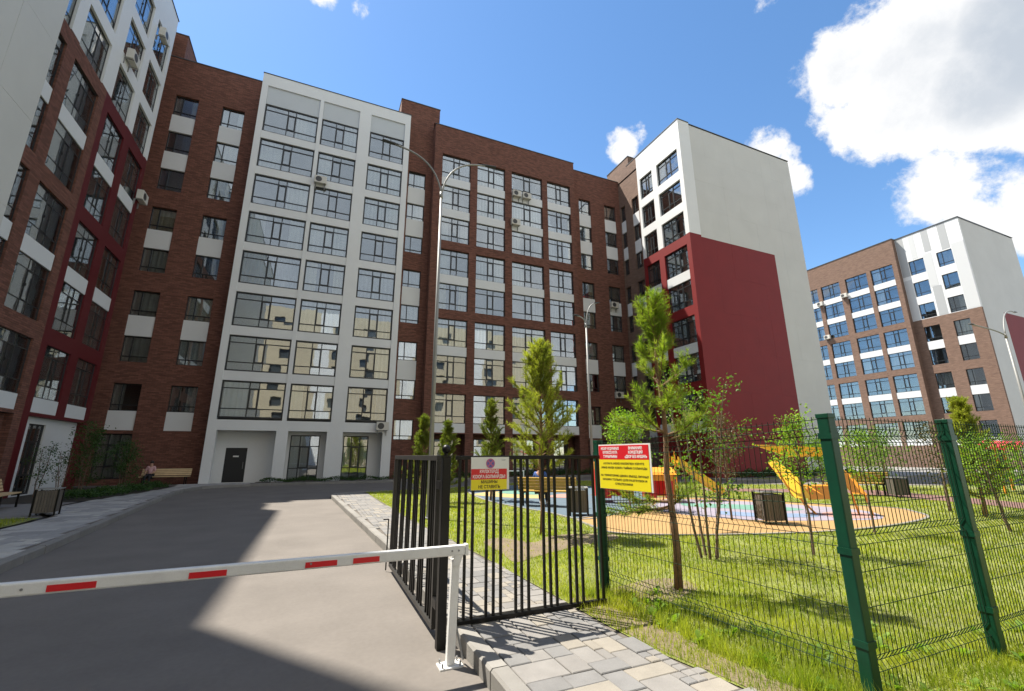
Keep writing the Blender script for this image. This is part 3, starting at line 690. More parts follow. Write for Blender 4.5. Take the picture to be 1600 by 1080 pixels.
# --- cream building behind the camera, seen only mirrored in the windows
b = Building(empty('apartment_building', (5, -26, 0), label='cream apartment building across the road, mirrored in the lower windows', cat='building'), 7)
F = b.face(0, -24, R(180)); ops = []
m_dwin = mat('far_window', (.05, .06, .07), .12)
for k in range(9):
    for j in range(13):
        u = -40+j*5.2
        if j % 3 != 2: ops.append((u, u+1.7, 1.2+3*k, 2.9+3*k))
F.wall(-45, 28, 0, 29, m_cream, ops, [(m_white, -32.6, -29.5, 0, 30), (m_white, -17, -13.9, 0, 30), (m_white, -1.4, 1.7, 0, 30), (m_white, 14.2, 17.3, 0, 30)], depth=.25)
F.box('window_glazing', m_dwin, -45, 28, .26, .4, 0, 28.9); F.box('roof', m_dk, -45, 28, .4, 12, 28.7, 29)
b.flush(NAMES)

# ------------------------------------------------------------------ playground floor, paths
def smooth(pts, n=6):
    P = [Vector(p) for p in pts]; k = len(P); o = []
    for i in range(k):
        a, b, c, d = P[i-1], P[i], P[(i+1) % k], P[(i+2) % k]
        for j in range(n):
            t = j/n; o.append(tuple(.5*((2*b)+(c-a)*t+(2*a-5*b+4*c-d)*t*t+(3*b-a-3*c+d)*t**3)))
    return o
def rub(name, col): return mat(name, col, .85, noise=.08, nscale=2, fine=.12, bump=.3, bscale=150)
r_blue, r_sand, r_lil, r_teal = rub('blue_grey_rubber', (.085, .125, .16)), rub('sand_rubber', (.33, .20, .075)), rub('lilac_rubber', (.24, .215, .265)), rub('mint_rubber', (.11, .24, .19))
r_yel, r_pink, r_sky = rub('yellow_rubber', (.38, .29, .12)), rub('pink_rubber', (.36, .20, .17)), rub('light_blue_rubber', (.15, .21, .32))
P_BLUE = smooth([(6.25, 18.9), (5.83, 15.8), (5.93, 13.7), (6.2, 11.7), (6.33, 10.2), (7.6, 10.6), (9, 11.4), (10.6, 12.6), (14, 18), (12.8, 21), (10.2, 23.0), (7.1, 21.4)])
P_SAND = smooth([(6.3, 10.3), (5.95, 9.2), (5.81, 8.35), (6.22, 7.83), (7.34, 7.23), (8.63, 6.8), (10.1, 6.46), (12.3, 6.41), (14.5, 6.79), (15.6, 7.6), (16.1, 8.4), (15.2, 10.0), (14.0, 12.3), (12, 14.2), (10.5, 12.6), (9, 11.5), (7.5, 10.7)])
Z0 = PZ
sheet('playground_floor', P_BLUE, Z0, r_blue); sheet('playground_floor', P_SAND, Z0+.004, r_sand)
sheet('playground_floor', smooth([(9.3, 11.0), (9.5, 9.2), (10.34, 8.1), (11.74, 7.45), (13.2, 7.13), (14.6, 8.4), (14.2, 10.5), (13.2, 12.4), (11.8, 13.3), (10.4, 12.2)]), Z0+.008, r_lil)
sheet('playground_floor', smooth([(10.9, 11.3), (11.5, 10.3), (12.2, 9.3), (13.3, 9.2), (13.2, 10.3), (12.2, 11.4), (11.4, 12.0)]), Z0+.012, r_teal)
sheet('playground_floor', smooth([(10.2, 9.4), (10.8, 8.5), (12.0, 8.0), (12.4, 8.5), (11.4, 9.1), (10.8, 9.9)]), Z0+.012, r_sky)
sheet('playground_floor', smooth([(12.3, 7.6), (13.2, 7.3), (14.0, 8.0), (13.4, 8.5), (12.7, 8.3)]), Z0+.012, r_pink)
sheet('playground_floor', smooth([(6.2, 18.4), (6.9, 16.6), (8.2, 15.6), (8.8, 17.4), (7.9, 19.5)]), Z0+.004, r_yel)
sheet('playground_floor', smooth([(7.4, 18.6), (8.6, 17.0), (9.4, 17.7), (10.2, 19.5), (8.7, 19.9)]), Z0+.008, r_teal)
sheet('playground_floor', smooth([(8.4, 16.0), (9.4, 15.2), (10.3, 16.1), (9.6, 17.0)]), Z0+.008, r_pink)
def edging(pts):
    mb = MB(); P = [Vector((x, y, 0)) for x, y in pts]
    for a, b in zip(P, P[1:]+P[:1]):
        t = (b-a).normalized(); n = Vector((t.y, -t.x, 0))*.04
        mb.hexa([v+Vector((0, 0, z)) for z in (PZ-.08, PZ+.02) for v in (a-n, b-n, b+n, a+n)])
    return mb.build('playground_edging', m_kerb)
tag(edging(P_BLUE), kind='structure'); tag(edging(P_SAND), kind='structure')
m_rpath = mat('reddish_paving', (.16, .085, .07), .9, noise=.12, nscale=4, fine=.15)
sheet('garden_path', [(16.3, 15.6), (20.6, 12.0), (19.9, 8.4), (18.9, 5.6), (18.5, 2), (20.6, 2), (20.9, 5.4), (22.0, 8.4), (23.4, 12.6), (17.4, 17.2)], PZ, m_rpath)
sheet('far_lawn', [(27.4, 20.4), (41, 20.4), (41, 22.6), (27.4, 22.6)], PZ-.01, m_soil)
kerb_run('lawn_kerb', [(19, 25.6), (21.2, 18.6), (30, 13.2), (40, 8)], side=1)
kerb_run('gable_kerb', [(25.0, 31.0), (25.2, 21.6), (27.2, 20.2), (41.5, 20.0), (66, 20.2)], side=-1)
sheet('gable_pavement', [(25.3, 31.0), (25.4, 21.7), (27.3, 20.4), (66, 20.5), (69.8, 40), (41, 40), (41, 23.9), (26.1, 23.9), (26.1, 31.0)], PZ-.015, m_pav[1])
P_DIRT = smooth([(3.05, 8.4), (3.0, 7.4), (2.95, 6.7), (3.4, 6.9), (4.6, 7.4), (5.5, 7.6), (5.7, 8.2), (4.6, 8.5), (3.9, 8.0), (3.5, 8.7)])
sheet('bare_earth', P_DIRT, PZ-.004, m_bare)
P_EDGE = smooth([(2.74, 4.3), (2.79, 3.4), (2.92, 2.6), (3.0, 1.2), (3.5, 1.2), (3.2, 2.6), (3.16, 3.4), (3.4, 4.1), (4.5, 4.6), (4.3, 5.1), (3.2, 4.9), (2.8, 4.8)])
sheet('bare_earth', P_EDGE, PZ-.006, m_bare)

# ------------------------------------------------------------------ fence, gate, barrier, signs
def text(body, size, m, parent, loc, rot, name='lettering', ax='CENTER', width=None):
    cu = bpy.data.curves.new('t', 'FONT'); cu.body = body; cu.size = size; cu.align_x = ax; cu.align_y = 'CENTER'; cu.extrude = .0008; cu.resolution_u = 2; cu.space_line = 1.0; cu.offset = .0011 if size > .03 else .0005
    o = bpy.data.objects.new('t', cu); COL.objects.link(o); dg = bpy.context.evaluated_depsgraph_get()
    me = bpy.data.meshes.new_from_object(o.evaluated_get(dg)); me.name = name; me.materials.clear(); me.materials.append(m)
    if width:
        xs = [v.co.x for v in me.vertices]; k = width/max(1e-6, max(xs)-min(xs))
        for v in me.vertices: v.co.x *= k
    bpy.data.objects.remove(o); bpy.data.curves.remove(cu)
    return put(name, me, parent, loc, rot)
# green welded mesh fence
fr = empty('mesh_fence', (3.4, 3.2, 0), 0, 'green welded wire mesh fence with square posts between the pavement and the lawn', 'fence'); fo = Vector(fr.location)
posts = [((3.26, 4.80), .10, 1.885), ((3.53, 2.16), .05, 2.005), ((5.22, 2.17), .05, 2.01), ((7.72, 2.20), .05, 2.01), ((10.2, 2.22), .05, 2.01)]
for (x, y), z0, z1 in posts:
    mb = MB(); h = .043; mb.box(x-h, x+h, y-h, y+h, z0, z1, lambda q: Vector(q)-fo); p = mb.build('fence_post', m_green, fr); bevel(p, .008)
    mb = MB(); mb.box(x-h-.004, x+h+.004, y-h-.004, y+h+.004, z1-.03, z1+.006, lambda q: Vector(q)-fo); c = mb.build('post_cap', m_green, p); bevel(c, .004)
    for zc in (z0+.42, (z0+z1)/2+.02, z1-.16):
        mb = MB(); mb.box(x-h-.006, x+h+.006, y-h-.006, y+h+.006, zc-.022, zc+.022, lambda q: Vector(q)-fo); mb.build('clamp', m_green, p)
def fence_panel(a, b, za, zb, ztopa, ztopb):
    a = Vector((*a, 0)); b = Vector((*b, 0)); t = (b-a); L_ = t.length; t.normalize(); n = Vector((-t.y, t.x, 0))
    a = a+t*.05; L_ -= .10; hh = ztopa-za-.06
    folds = (.12, .54, .925)
    zs = []; 
    for f in folds: zs += [(f*hh-.05, 0), (f*hh, .035), (f*hh+.05, 0)]
    prof = [(0, 0)]+zs+[(hh, 0)]
    def pt(u, z, d): k = u/L_; return a+t*u+n*d+Vector((0, 0, za+.05+(zb-za)*k+z+(ztopb-ztopa-(zb-za))*k*z/hh))-fo
    V, Fq = [], []; mb = MB(); nw = int(L_/.05)
    for i in range(nw+1): mb.tube([pt(i*L_/nw, z, d) for z, d in prof], .0031, 4, False)
    hz = [(z, d) for z, d in prof[1:-1]]+[(.3*hh, 0), (.42*hh, 0), (.66*hh, 0), (.78*hh, 0), (hh-.02, 0)]
    for z, d in hz: mb.tube([pt(0, z, d+.004), pt(L_, z, d+.004)], .0028, 4, False)
    o = mb.build('mesh_panel', m_wire, fr); o['kind'] = 'stuff'; return o
for (a, za, ta), (b_, zb, tb) in zip(posts, posts[1:]): fence_panel(a, b_, za, zb, ta, tb)
# black gate: fixed section
gt = empty('metal_gate', (2.27, 4.53, PZ), 0, 'fixed black metal gate section of paired bars carrying the no parking sign', 'gate')
GX = [1.415, 1.485, 1.565, 1.72, 1.80, 1.88, 2.05, 2.12, 2.20, 2.39, 2.465, 2.54, 2.71, 2.79, 2.87, 3.06, 3.135]
for nm, z in (('top_rail', 1.69), ('bottom_rail', .165)):
    mb = MB(); mb.box(-.935, .81, -.022, .022, z-.02-PZ, z+.02-PZ); bevel(mb.build(nm, m_black, gt), .004)
bm_ = MB(); bm_.box(-.0125, .0125, -.0125, .0125, 0.186-PZ, 1.67-PZ); bme = bm_.mesh('bar', m_black)
for x in GX: put('bar', bme, gt, (x*.974-2.27, 0, 0))
mb = MB(); mb.box(-.95, .35, .06, .13, -.02, .045); mb.build('threshold_strip', m_kerb, gt)
# black gate: open leaf swung along the kerb
lf = empty('metal_gate', (1.21, 4.72, 0), 0, 'open black metal gate leaf swung back along the road kerb', 'gate')
for nm, y0, y1, z0, z1 in (('top_rail', 0, 2.78, 1.66, 1.715), ('bottom_rail', 0, 2.78, .075, .125), ('stile', 0, .055, .126, 1.659), ('stile', 2.725, 2.78, .126, 1.659)):
    mb = MB(); mb.box(-.025, .025, y0, y1, z0, z1); bevel(mb.build(nm, m_sunblack, lf), .005)
bm_ = MB(); bm_.box(-.010, .010, -.010, .010, .126, 1.659); bme = bm_.mesh('bar', m_black)
y = .17; k = 0
while y < 2.66: put('bar', bme, lf, (0, y, 0)); k += 1; y += .10 if k % 3 else .23
mb = MB(); mb.tube([(-.06, 2.80, .75), (-.06, 2.80, .02)], .010, 6); mb.tube([(-.06, 2.80, .75), (-.14, 2.80, .75)], .010, 6); mb.build('drop_bolt', m_black, lf)
for z in (.33, 1.42):
    mb = MB(); mb.box(-.03, .03, -.16, 0, z-.04, z+.04); mb.build('hinge', m_black, lf)
gp = empty('gate_post', (1.21, 4.46, 0), 0, 'square black gate post topped with a ball beside the road kerb', 'post')
mb = MB(); mb.box(-.042, .042, -.042, .042, 0, 1.70); bevel(mb.build('post', m_black, gp), .006)
mb = MB(); mb.box(-.048, .048, -.048, .048, 1.701, 1.715); mb.tube([(0, 0, 1.715), (0, 0, 1.735)], .02, 10); mb.build('post_cap', m_black, gp)
def ball(name, r, m, parent, loc, sc=(1, 1, 1), n=12):
    bm = bmesh.new(); bmesh.ops.create_uvsphere(bm, u_segments=n, v_segments=max(6, n*2//3), radius=r); bmesh.ops.scale(bm, vec=sc, verts=bm.verts[:])
    for f in bm.faces: f.smooth = True
    me = bpy.data.meshes.new(name); bm.to_mesh(me); bm.free(); me.materials.append(m); return put(name, me, parent, loc)
ball('ball_finial', .045, m_black, gp, (0, 0, 1.775))
# boom barrier
ba = empty('boom_barrier', (-7.2, 4.08, 0), 0, 'white boom barrier arm with red reflective strips lowered across the road', 'barrier')
mb = MB(); mb.box(0, 8.50, -.03, .03, .858, .942); bevel(mb.build('boom', m_wpaint, ba), .012)
mb = MB(); mb.box(8.50, 8.53, -.034, .034, .853, .947); bevel(mb.build('end_cap', m_wpaint, ba), .006)
for a, c in ((-6.6, -6.3), (-5.8, -5.5), (-4.95, -4.7), (-4.1, -3.85), (-3.3, -3.05), (-2.4, -2.15), (-1.5, -1.25), (-.74, -.51), (.01, .24), (.36, .565)):
    mb = MB(); mb.box(a+7.2, c+7.2, -.0335, -.0305, .872, .912); mb.build('reflective_strip', m_rpaint, ba)
for x in (-1.62, .05, 1.18, 1.24):
    mb = MB(); mb.tube([(x+7.2, -.03, .90), (x+7.2, -.036, .90)], .008, 8); mb.build('bolt', m_steel, ba)
mb = MB(); mb.box(-.25, .15, -.2, .2, 0, 1.05); bevel(mb.build('motor_housing', m_wpaint, ba), .02)
cp = empty('barrier_catch_post', (1.20, 4.10, 0), 0, 'white painted barrier rest post bolted to the asphalt by the kerb', 'post')
mb = MB(); mb.hexa([(-.035, -.03, .012), (.035, -.03, .012), (.035, .03, .012), (-.035, .03, .012), (-.01, -.03, .80), (.06, -.03, .80), (.06, .03, .80), (-.01, .03, .80)]); bevel(mb.build('leg', m_wpaint, cp), .006)
mb = MB()
mb.hexa([(-.01, -.045, .78), (.055, -.045, .78), (.055, -.036, .78), (-.01, -.036, .78), (.015, -.045, .93), (.105, -.045, .93), (.105, -.036, .93), (.015, -.036, .93)])
mb.hexa([(-.01, .036, .78), (.055, .036, .78), (.055, .045, .78), (-.01, .045, .78), (.015, .036, .93), (.105, .036, .93), (.105, .045, .93), (.015, .045, .93)])
mb.box(-.01, .055, -.036, .036, .80, .825); mb.build('fork', m_wpaint, cp)
mb = MB(); mb.box(-.10, .10, -.07, .07, 0, .012); mb.build('base_plate', m_wpaint, cp)
mb = MB(); mb.tube([(.035, 0, .34), (.115, .0, .03)], .009, 8); mb.build('brace', m_steel, cp)
for x, y in ((-.075, -.05), (.075, -.05), (-.075, .05), (.075, .05)):
    mb = MB(); mb.tube([(x, y, .012), (x, y, .045)], .008, 6); mb.build('anchor_bolt', m_steel, cp)
mb = MB()
for k in range(9): mb.tube([(-.115+.002*math.sin(k), -.035, .1+k*.07), (-.112-.002*math.cos(k), -.033, .16+k*.07)], .004+.002*(k % 3), 5)
# signs
m_yel = mat('sign_yellow', (.78, .66, .015), .4); m_sred = mat('sign_red', (.62, .012, .02), .4); m_swh = mat('sign_white', (.72, .72, .70), .4); m_ink = mat('sign_ink', (.05, .035, .01), .5); m_lw = mat('sign_letter_white', (.85, .80, .80), .5)
m_blue = mat('emblem_blue', (.10, .10, .38), .4); m_mauve = mat('emblem_red', (.45, .12, .25), .4)
s1 = empty('no_parking_sign', (1.70, 4.503, 1.53), 0, 'small no parking sign with a round blue emblem on the black gate', 'sign')
RX = (R(90), 0, 0)
mb = MB(); mb.box(-.212, .212, -.006, .002, -.165, .165); mb.build('panel', m_swh, s1)
mb = MB(); mb.box(-.211, .185, -.009, -.0062, -.06, .045); mb.build('red_band', m_sred, s1)
mb = MB(); mb.box(-.211, .185, -.009, -.0062, -.163, -.0605); mb.build('yellow_band', m_yel, s1)
def disc(name, r0, r1, m, parent, loc, rx, n=28, d=.002):
    mb = MB()
    for i in range(n):
        a, c = 2*math.pi*i/n, 2*math.pi*(i+1)/n
        if r0 == 0: mb.poly([(0, 0, 0), (r1*math.cos(a), r1*math.sin(a), 0), (r1*math.cos(c), r1*math.sin(c), 0)])
        else: mb.quad((r0*math.cos(a), r0*math.sin(a), 0), (r1*math.cos(a), r1*math.sin(a), 0), (r1*math.cos(c), r1*math.sin(c), 0), (r0*math.cos(c), r0*math.sin(c), 0))
    return mb.build(name, m, parent, loc, rx)
em = disc('emblem', 0, .046, m_blue, s1, (0, -.0075, .10), RX); disc('ring', .038, .05, m_mauve, em, (0, 0, .0012), (0, 0, 0))
mb = MB()
for s_ in (1, -1):
    d = Vector((1, s_, 0)).normalized()*.041; n_ = Vector((-d.y, d.x, 0)).normalized()*.007
    mb.quad(-d-n_+Vector((0, 0, .001)), d-n_+Vector((0, 0, .001)), d+n_+Vector((0, 0, .001)), -d+n_+Vector((0, 0, .001)))
    if s_ == 1: pass
mc = MB(); mc.quad(*[Vector(v)+Vector((0, 0, .0010+.0003)) for v in mb.v[4:8]]); mb2 = MB(); mb2.quad(*mb.v[0:4])
mb2.build('cross_stroke', m_mauve, em); mc.build('cross_stroke', m_mauve, em)
text('КӨЛІКТЕРДІ', .044, m_lw, s1, (-.013, -.0095, .018), RX, width=.21); text('ҚОЮҒА БОЛМАЙДЫ!', .044, m_lw, s1, (-.013, -.0095, -.033), RX, width=.36)
text('МАШИНЫ', .042, m_ink, s1, (-.013, -.0095, -.085), RX, width=.18); text('НЕ СТАВИТЬ', .042, m_ink, s1, (-.013, -.0095, -.134), RX, width=.24)
text('2 шт', .022, m_grey1, s1, (.15, -.0065, .135), RX)
s2 = empty('warning_sign', (3.245, 4.28, 1.585), 0, 'large tilted red and yellow warning sign wired to the green mesh fence', 'sign')
s2.rotation_euler = (0, 0, R(-84)); 
mb = MB(); mb.box(-.42, .42, -.006, .002, -.26, .25); mb.build('panel', m_swh, s2)
mb = MB(); mb.box(-.415, .395, -.009, -.0062, .075, .235); mb.build('red_band', m_sred, s2)
mb = MB(); mb.box(-.415, .395, -.009, -.0062, -.255, .0745); mb.build('yellow_band', m_yel, s2)
for x, z, b_, w_ in ((-.215, .20, 'НАЗАР АУДАРЫҢЫЗ', .31), (-.215, .155, 'КӨЛІКСІЗ АУЛА', .25), (-.215, .108, 'ТҰЖЫРЫМЫ', .24), (.20, .20, 'ВНИМАНИЕ!', .21), (.20, .155, 'КОНЦЕПЦИЯ', .22), (.20, .108, '«ДВОР БЕЗ МАШИН»', .34)):
    text(b_, .042, m_lw, s2, (x, -.0095, z), RX, width=w_)
for z, b_, w_ in ((.030, 'АУЛАҒА ЖЕКЕ КӨЛІКПЕН КІРУГЕ', .66), (-.018, 'ЖӘНЕ КӨЛІК ҚОЮҒА ТЫЙЫМ САЛЫНАДЫ', .74), (-.105, 'НА ТЕРРИТОРИЮ ДВОРА ВЪЕЗД ЛИЧНЫХ', .77), (-.150, 'МАШИН ТОЛЬКО ДЛЯ РАЗГРУЗКИ И', .71), (-.195, 'СПЕЦТЕХНИКИ', .28)):
    text(b_, .030, m_ink, s2, (-.01, -.0095, z), RX, width=w_)

# ------------------------------------------------------------------ street lamps
def lamp(loc, zt, ends, label, r=.06, head=.5):
    t = empty('street_lamp', loc, 0, label, 'street lamp', 'double armed street lamps'); h = zt-loc[2]
    mb = MB(); mb.tube([(0, 0, 0), (0, 0, h*.5), (0, 0, h)], [r, r*.82, r*.62], 12); mb.build('pole', m_steel, t, smooth=True)
    mb = MB(); mb.tube([(0, 0, h-.12), (0, 0, h+.1)], r*.8, 12); mb.build('collar', m_steel, t, smooth=True)
    mb = MB(); mb.tube([(0, 0, 0), (0, 0, .03)], r*2.4, 12); mb.build('base_flange', m_steel, t)
    for ex, ey, ez in ends:
        e = Vector((ex-loc[0], ey-loc[1], ez-loc[2])); a = Vector((0, 0, h)); c = Vector((e.x*.12, e.y*.12, h+(e.z-h)*.95)); pts = []
        for k in range(11):
            q = k/10; pts.append(a*(1-q)**2+c*2*q*(1-q)+e*q*q)
        am = MB(); am.tube(pts, r*.42, 8); arm = am.build('arm', m_steel, t, smooth=True)
        d = (pts[-1]-pts[-2]).normalized(); s_ = Vector((-d.y, d.x, 0)).normalized()*.075; up = Vector((0, 0, .05))
        p0 = e-d*.12; p1 = e+d*(head-.12)*.6
        hb = MB(); hb.hexa([p0-s_*.6, p1-s_, p1+s_, p0+s_*.6, p0-s_*.6+up, p1-s_*.8+up*.6, p1+s_*.8+up*.6, p0+s_*.6+up]); ho = hb.build('lamp_head', m_cap, arm); bevel(ho, .012)
    return t
lamp((2.84, 12.0, PZ), 9.55, [(1.35, 12, 10.9), (4.26, 12, 10.98)], 'tall grey double armed street lamp rising in front of the white and brick facades', .066, .75)
lamp((10.55, 16.0, PZ), 7.35, [(10.1, 16, 7.72), (11.15, 16, 8.45)], 'shorter sunlit street lamp standing behind the green fence post', .06, .4)
lamp((32.0, 10.0, PZ), 7.6, [(28.8, 10.0, 7.82), (35.2, 10.4, 9.4)], 'double armed street lamp in front of the distant brick and white building', .075, .6)

# ------------------------------------------------------------------ air conditioners on the walls
m_ac = mat('ac_casing', (.55, .53, .48), .5, noise=.06, nscale=3); m_acd = mat('ac_grille', (.05, .05, .05), .5)
def make_ac():
    t = empty('air_conditioner', (0, 0, 0)); t['group'] = 'air conditioners on the facades'; t['category'] = 'air conditioner'
    mb = MB(); mb.box(-.42, .42, -.38, -.06, 0, .58); bevel(mb.build('casing', m_ac, t), .02)
    g = disc('fan_grille', 0, .22, m_acd, t, (-.12, -.383, .29), RX); disc('rim', .22, .25, m_ac, g, (0, 0, .004), (0, 0, 0))
    for x in (-.3, .3):
        mb = MB(); mb.box(x-.02, x+.02, -.4, .05, -.04, -.003); mb.box(x-.02, x+.02, -.02, .05, -.35, -.041); mb.build('bracket', m_steel, t)
    return t
ac0 = None
def ac(x, y, z, th, label):
    global ac0
    if ac0 is None: ac0 = make_ac(); t = ac0
    else:
        t = ac0.copy(); COL.objects.link(t)
        for ch in ac0.children:
            c = ch.copy(); COL.objects.link(c); c.parent = t
            for g in ch.children: q = g.copy(); COL.objects.link(q); q.parent = c
    t.location = (x, y, z); t.rotation_euler = (0, 0, th); t['label'] = label
ac(-1.55, 32.69, 21.55, 0, 'air conditioner between the left and middle window columns high on the white building')
ac(4.15, 32.69, 3.45, 0, 'air conditioner at the lower right corner of the white building')
ac(14.75, 32.99, 24.72, 0, 'left one of two air conditioners under a top window of the brown brick building')
ac(15.75, 32.99, 24.72, 0, 'right one of two air conditioners under a top window of the brown brick building')
ac(14.62, 32.99, 21.80, 0, 'air conditioner on the brown brick pier one storey below the pair')
ac(25.6, 33.89, 15.70, 0, 'air conditioner on a white panel in the narrow window column beside the red wing')
ac(25.5, 33.89, 6.85, 0, 'air conditioner on the brown brick above the lowest panel beside the red wing')
ac(25.5, 33.89, 3.70, 0, 'air conditioner just above the ground floor beside the red wing')
ac(-11.08, 25.55, 22.0, R(90), 'air conditioner below an upper white framed window of the left building')
ac(-11.08, 28.3, 26.4, R(90), 'topmost air conditioner on the left building near its roof')
ac(-11.08, 30.15, 16.4, R(90), 'air conditioner at the inner corner of the left building')
ac(69.18, 36.6, 24.0, R(-90), 'upper right air conditioner on the distant brick facade')
ac(69.18, 39.9, 18.5, R(-90), 'lowest air conditioner on the distant brick facade')
ac(69.18, 40.1, 23.8, R(-90), 'upper left air conditioner on the distant brick facade')

# ------------------------------------------------------------------ bins, benches, playground things
def trash_bin(loc, rz, label):
    t = empty('trash_bin', loc, rz, label, 'trash bin', 'slatted trash bins')
    sm = MB(); sm.box(-.026, .026, -.01, .01, .09, .66); me = sm.mesh('slat', m_slat)
    for side in range(4):
        a = side*math.pi/2
        for k in range(7):
            u = -.18+k*.06; put('slat', me, t, (math.cos(a)*u-math.sin(a)*-.215, math.sin(a)*u+math.cos(a)*-.215, 0), (0, 0, a))
    for x in (-.235, .235):
        for y in (-.235, .235):
            mb = MB(); mb.box(x-.018, x+.018, y-.018, y+.018, 0, .70); mb.build('leg', m_black, t)
    mb = MB(); mb.box(-.255, .255, -.255, -.16, .70, .725); mb.box(-.255, .255, .16, .255, .70, .725); mb.box(-.255, -.16, -.16, .16, .70, .725); mb.box(.16, .255, -.16, .16, .70, .725); mb.build('rim', m_steel, t)
    mb = MB(); mb.box(-.19, .19, -.19, .19, .08, .64); mb.build('liner', m_steel, t)
trash_bin((-6.75, 17.15, PZ), R(8), 'grey slatted trash bin beside the bench on the left pavement')
trash_bin((10.0, 7.75, PZ), R(-25), 'dark slatted trash bin in front of the orange canopy swing')
trash_bin((6.72, 10.95, PZ), R(-30), 'brown slatted trash bin beside the green fence post and yellow bench')
trash_bin((20.4, 10.3, PZ), R(-30), 'distant slatted trash bin at the end of the far yellow bench')
def bench(loc, rz, label, w=1.8, mw=None, back=True):
    t = empty('park_bench', loc, rz, label, 'bench', 'slatted benches'); mw = mw or m_wood
    sm = MB(); sm.box(-w/2, w/2, -.04, .04, -.018, .018); me = sm.mesh('slat', mw)
    for k in range(5): put('slat', me, t, (0, -.18+k*.09, .45))
    if back:
        for k in range(4): put('slat', me, t, (0, .24+.03*k, .55+k*.098), (R(72), 0, 0))
    for x in (-w*.42, w*.42):
        mb = MB(); mb.box(x-.025, x+.025, -.22, -.17, 0, .43); mb.box(x-.025, x+.025, .19, .24, 0, .43); mb.box(x-.025, x+.025, -.17, .19, .385, .43)
        mb.hexa([(x-.025, .245, .40), (x+.025, .245, .40), (x+.025, .28, .40), (x-.025, .28, .40), (x-.025, .36, .90), (x+.025, .36, .90), (x+.025, .39, .90), (x-.025, .39, .90)]); mb.build('leg', m_black, t)
    return t
bench((7.05, 13.3, PZ), R(140), 'yellow slatted bench seen from behind beside the playground', 1.9)
bench((-8.85, 19.6, PZ), R(100), 'wooden bench at the left edge beside the grey bin', 1.8, m_wood2)
bench((-7.9, 32.6, PZ), R(0), 'pale slatted bench against the brown brick wall with a person sitting on it', 2.4, m_wood2)
bench((19.9, 11.5, PZ), R(150), 'far yellow slatted bench on the reddish path', 2.2)
# orange canopy swing
m_org = mat('orange_panel', (.75, .29, .02), .45, noise=.06, nscale=3); m_yl = mat('yellow_orange_panel', (.85, .50, .03), .45, noise=.06, nscale=3); m_pr = mat('red_play_panel', (.55, .025, .02), .45)
cs = empty('canopy_swing', (12.7, 8.3, PZ), 0, 'orange and yellow canopy bench swing on the playground', 'playground swing')
X_ = Vector((.80, -.60, 0)); Yv = Vector((.60, .80, 0)); Zv = Vector((0, 0, 1))
def slab(name, pts, th, m, parent):                   # polygon in the X_/Z plane given thickness along Yv
    mb = MB(); f = [X_*p[0]+Zv*p[1]+Yv*p[2] for p in pts]; g = [q+Yv*th for q in f]; mb.poly(f); mb.poly(g[::-1])
    for i in range(len(f)): j = (i+1) % len(f); mb.quad(f[j], f[i], g[i], g[j])
    return mb.build(name, m, parent)
slab('side_panel', [(-.62, .42, -.15), (-1.0, 1.34, .45), (-.78, 1.40, .48), (-.40, 1.0, .22), (-.24, .42, -.15)], .06, m_yl, cs)
slab('side_panel', [(.50, 1.34, .4), (.64, 1.40, .42), (.95, 1.0, .2), (1.12, .52, -.1), (.78, .55, -.1)], .06, m_org, cs)
slab('seat_panel', [(-.28, .38, -.1), (-.28, .74, .25), (.68, .76, .25), (.68, .42, -.1)], .05, m_org, cs)
slab('canopy_sheet', [(-1.55, 1.85, -.2), (-.55, 1.83, .1), (-.62, 1.55, .3)], .04, m_yl, cs)
slab('canopy_sheet', [(-.55, 1.82, .1), (.35, 1.75, .1), (.62, 1.52, .3), (-.5, 1.50, .3)], .04, m_yl, cs)
for p in ([(-.62, .45), (-.98, 1.32), (-.75, 1.55)], [(-.45, .45), (-.28, 0)], [(-.5, .45), (-.12, 0)], [(1.1, .55), (1.22, 0)], [(.8, .58), (.9, 0)], [(.56, 1.34), (.50, 1.55)]):
    mb = MB(); mb.tube([X_*a+Zv*c+Yv*.03 for a, c in p], .025, 8); mb.build('support_tube', m_org, cs)
# play houses and slide
def playhouse(loc, rz, label, w, d, h):
    t = empty('playhouse', loc, rz, label, 'playhouse')
    for nm, x0, x1, y0, y1, z0, z1 in (('wall_panel', -w/2, -w*.16, 0, .04, .15, h*.62), ('wall_panel', w*.16, w/2, 0, .04, .15, h*.62), ('lintel', -w/2, w/2, 0, .04, h*.62+.002, h*.8), ('back_panel', -w/2, w/2, d, d+.04, .15, h*.8), ('side_panel', -w/2-.04, -w/2-.001, 0, d, .15, h*.8), ('side_panel', w/2+.001, w/2+.04, 0, d, .15, h*.8)):
        mb = MB(); mb.box(x0, x1, y0, y1, z0, z1); mb.build(nm, m_pr if nm != 'lintel' else m_org, t)
    mb = MB(); mb.hexa([(-w/2-.1, -.1, h*.8), (w/2+.1, -.1, h*.8), (w/2+.1, d/2, h*.8+.001), (-w/2-.1, d/2, h*.8+.001), (-w/2-.1, .1, h*.84), (w/2+.1, .1, h*.84), (w/2+.1, d/2, h), (-w/2-.1, d/2, h)]); mb.build('roof', m_org, t)
    for x in (-w/2, w/2):
        mb = MB(); mb.tube([(x, .02, 0), (x, .02, h*.8)], .035, 8); mb.build('corner_post', m_org, t)
playhouse((9.55, 13.1, PZ), R(-25), 'red playhouse panels behind the warning sign', 1.1, 1.0, 1.35)
playhouse((10.95, 12.5, PZ), R(-30), 'red and orange playhouse beside the pine trunk', .9, .9, 1.15)
sl_ = empty('slide', (12.4, 12.6, PZ), R(-20), 'yellow orange slide behind the multi stemmed shrub', 'slide')
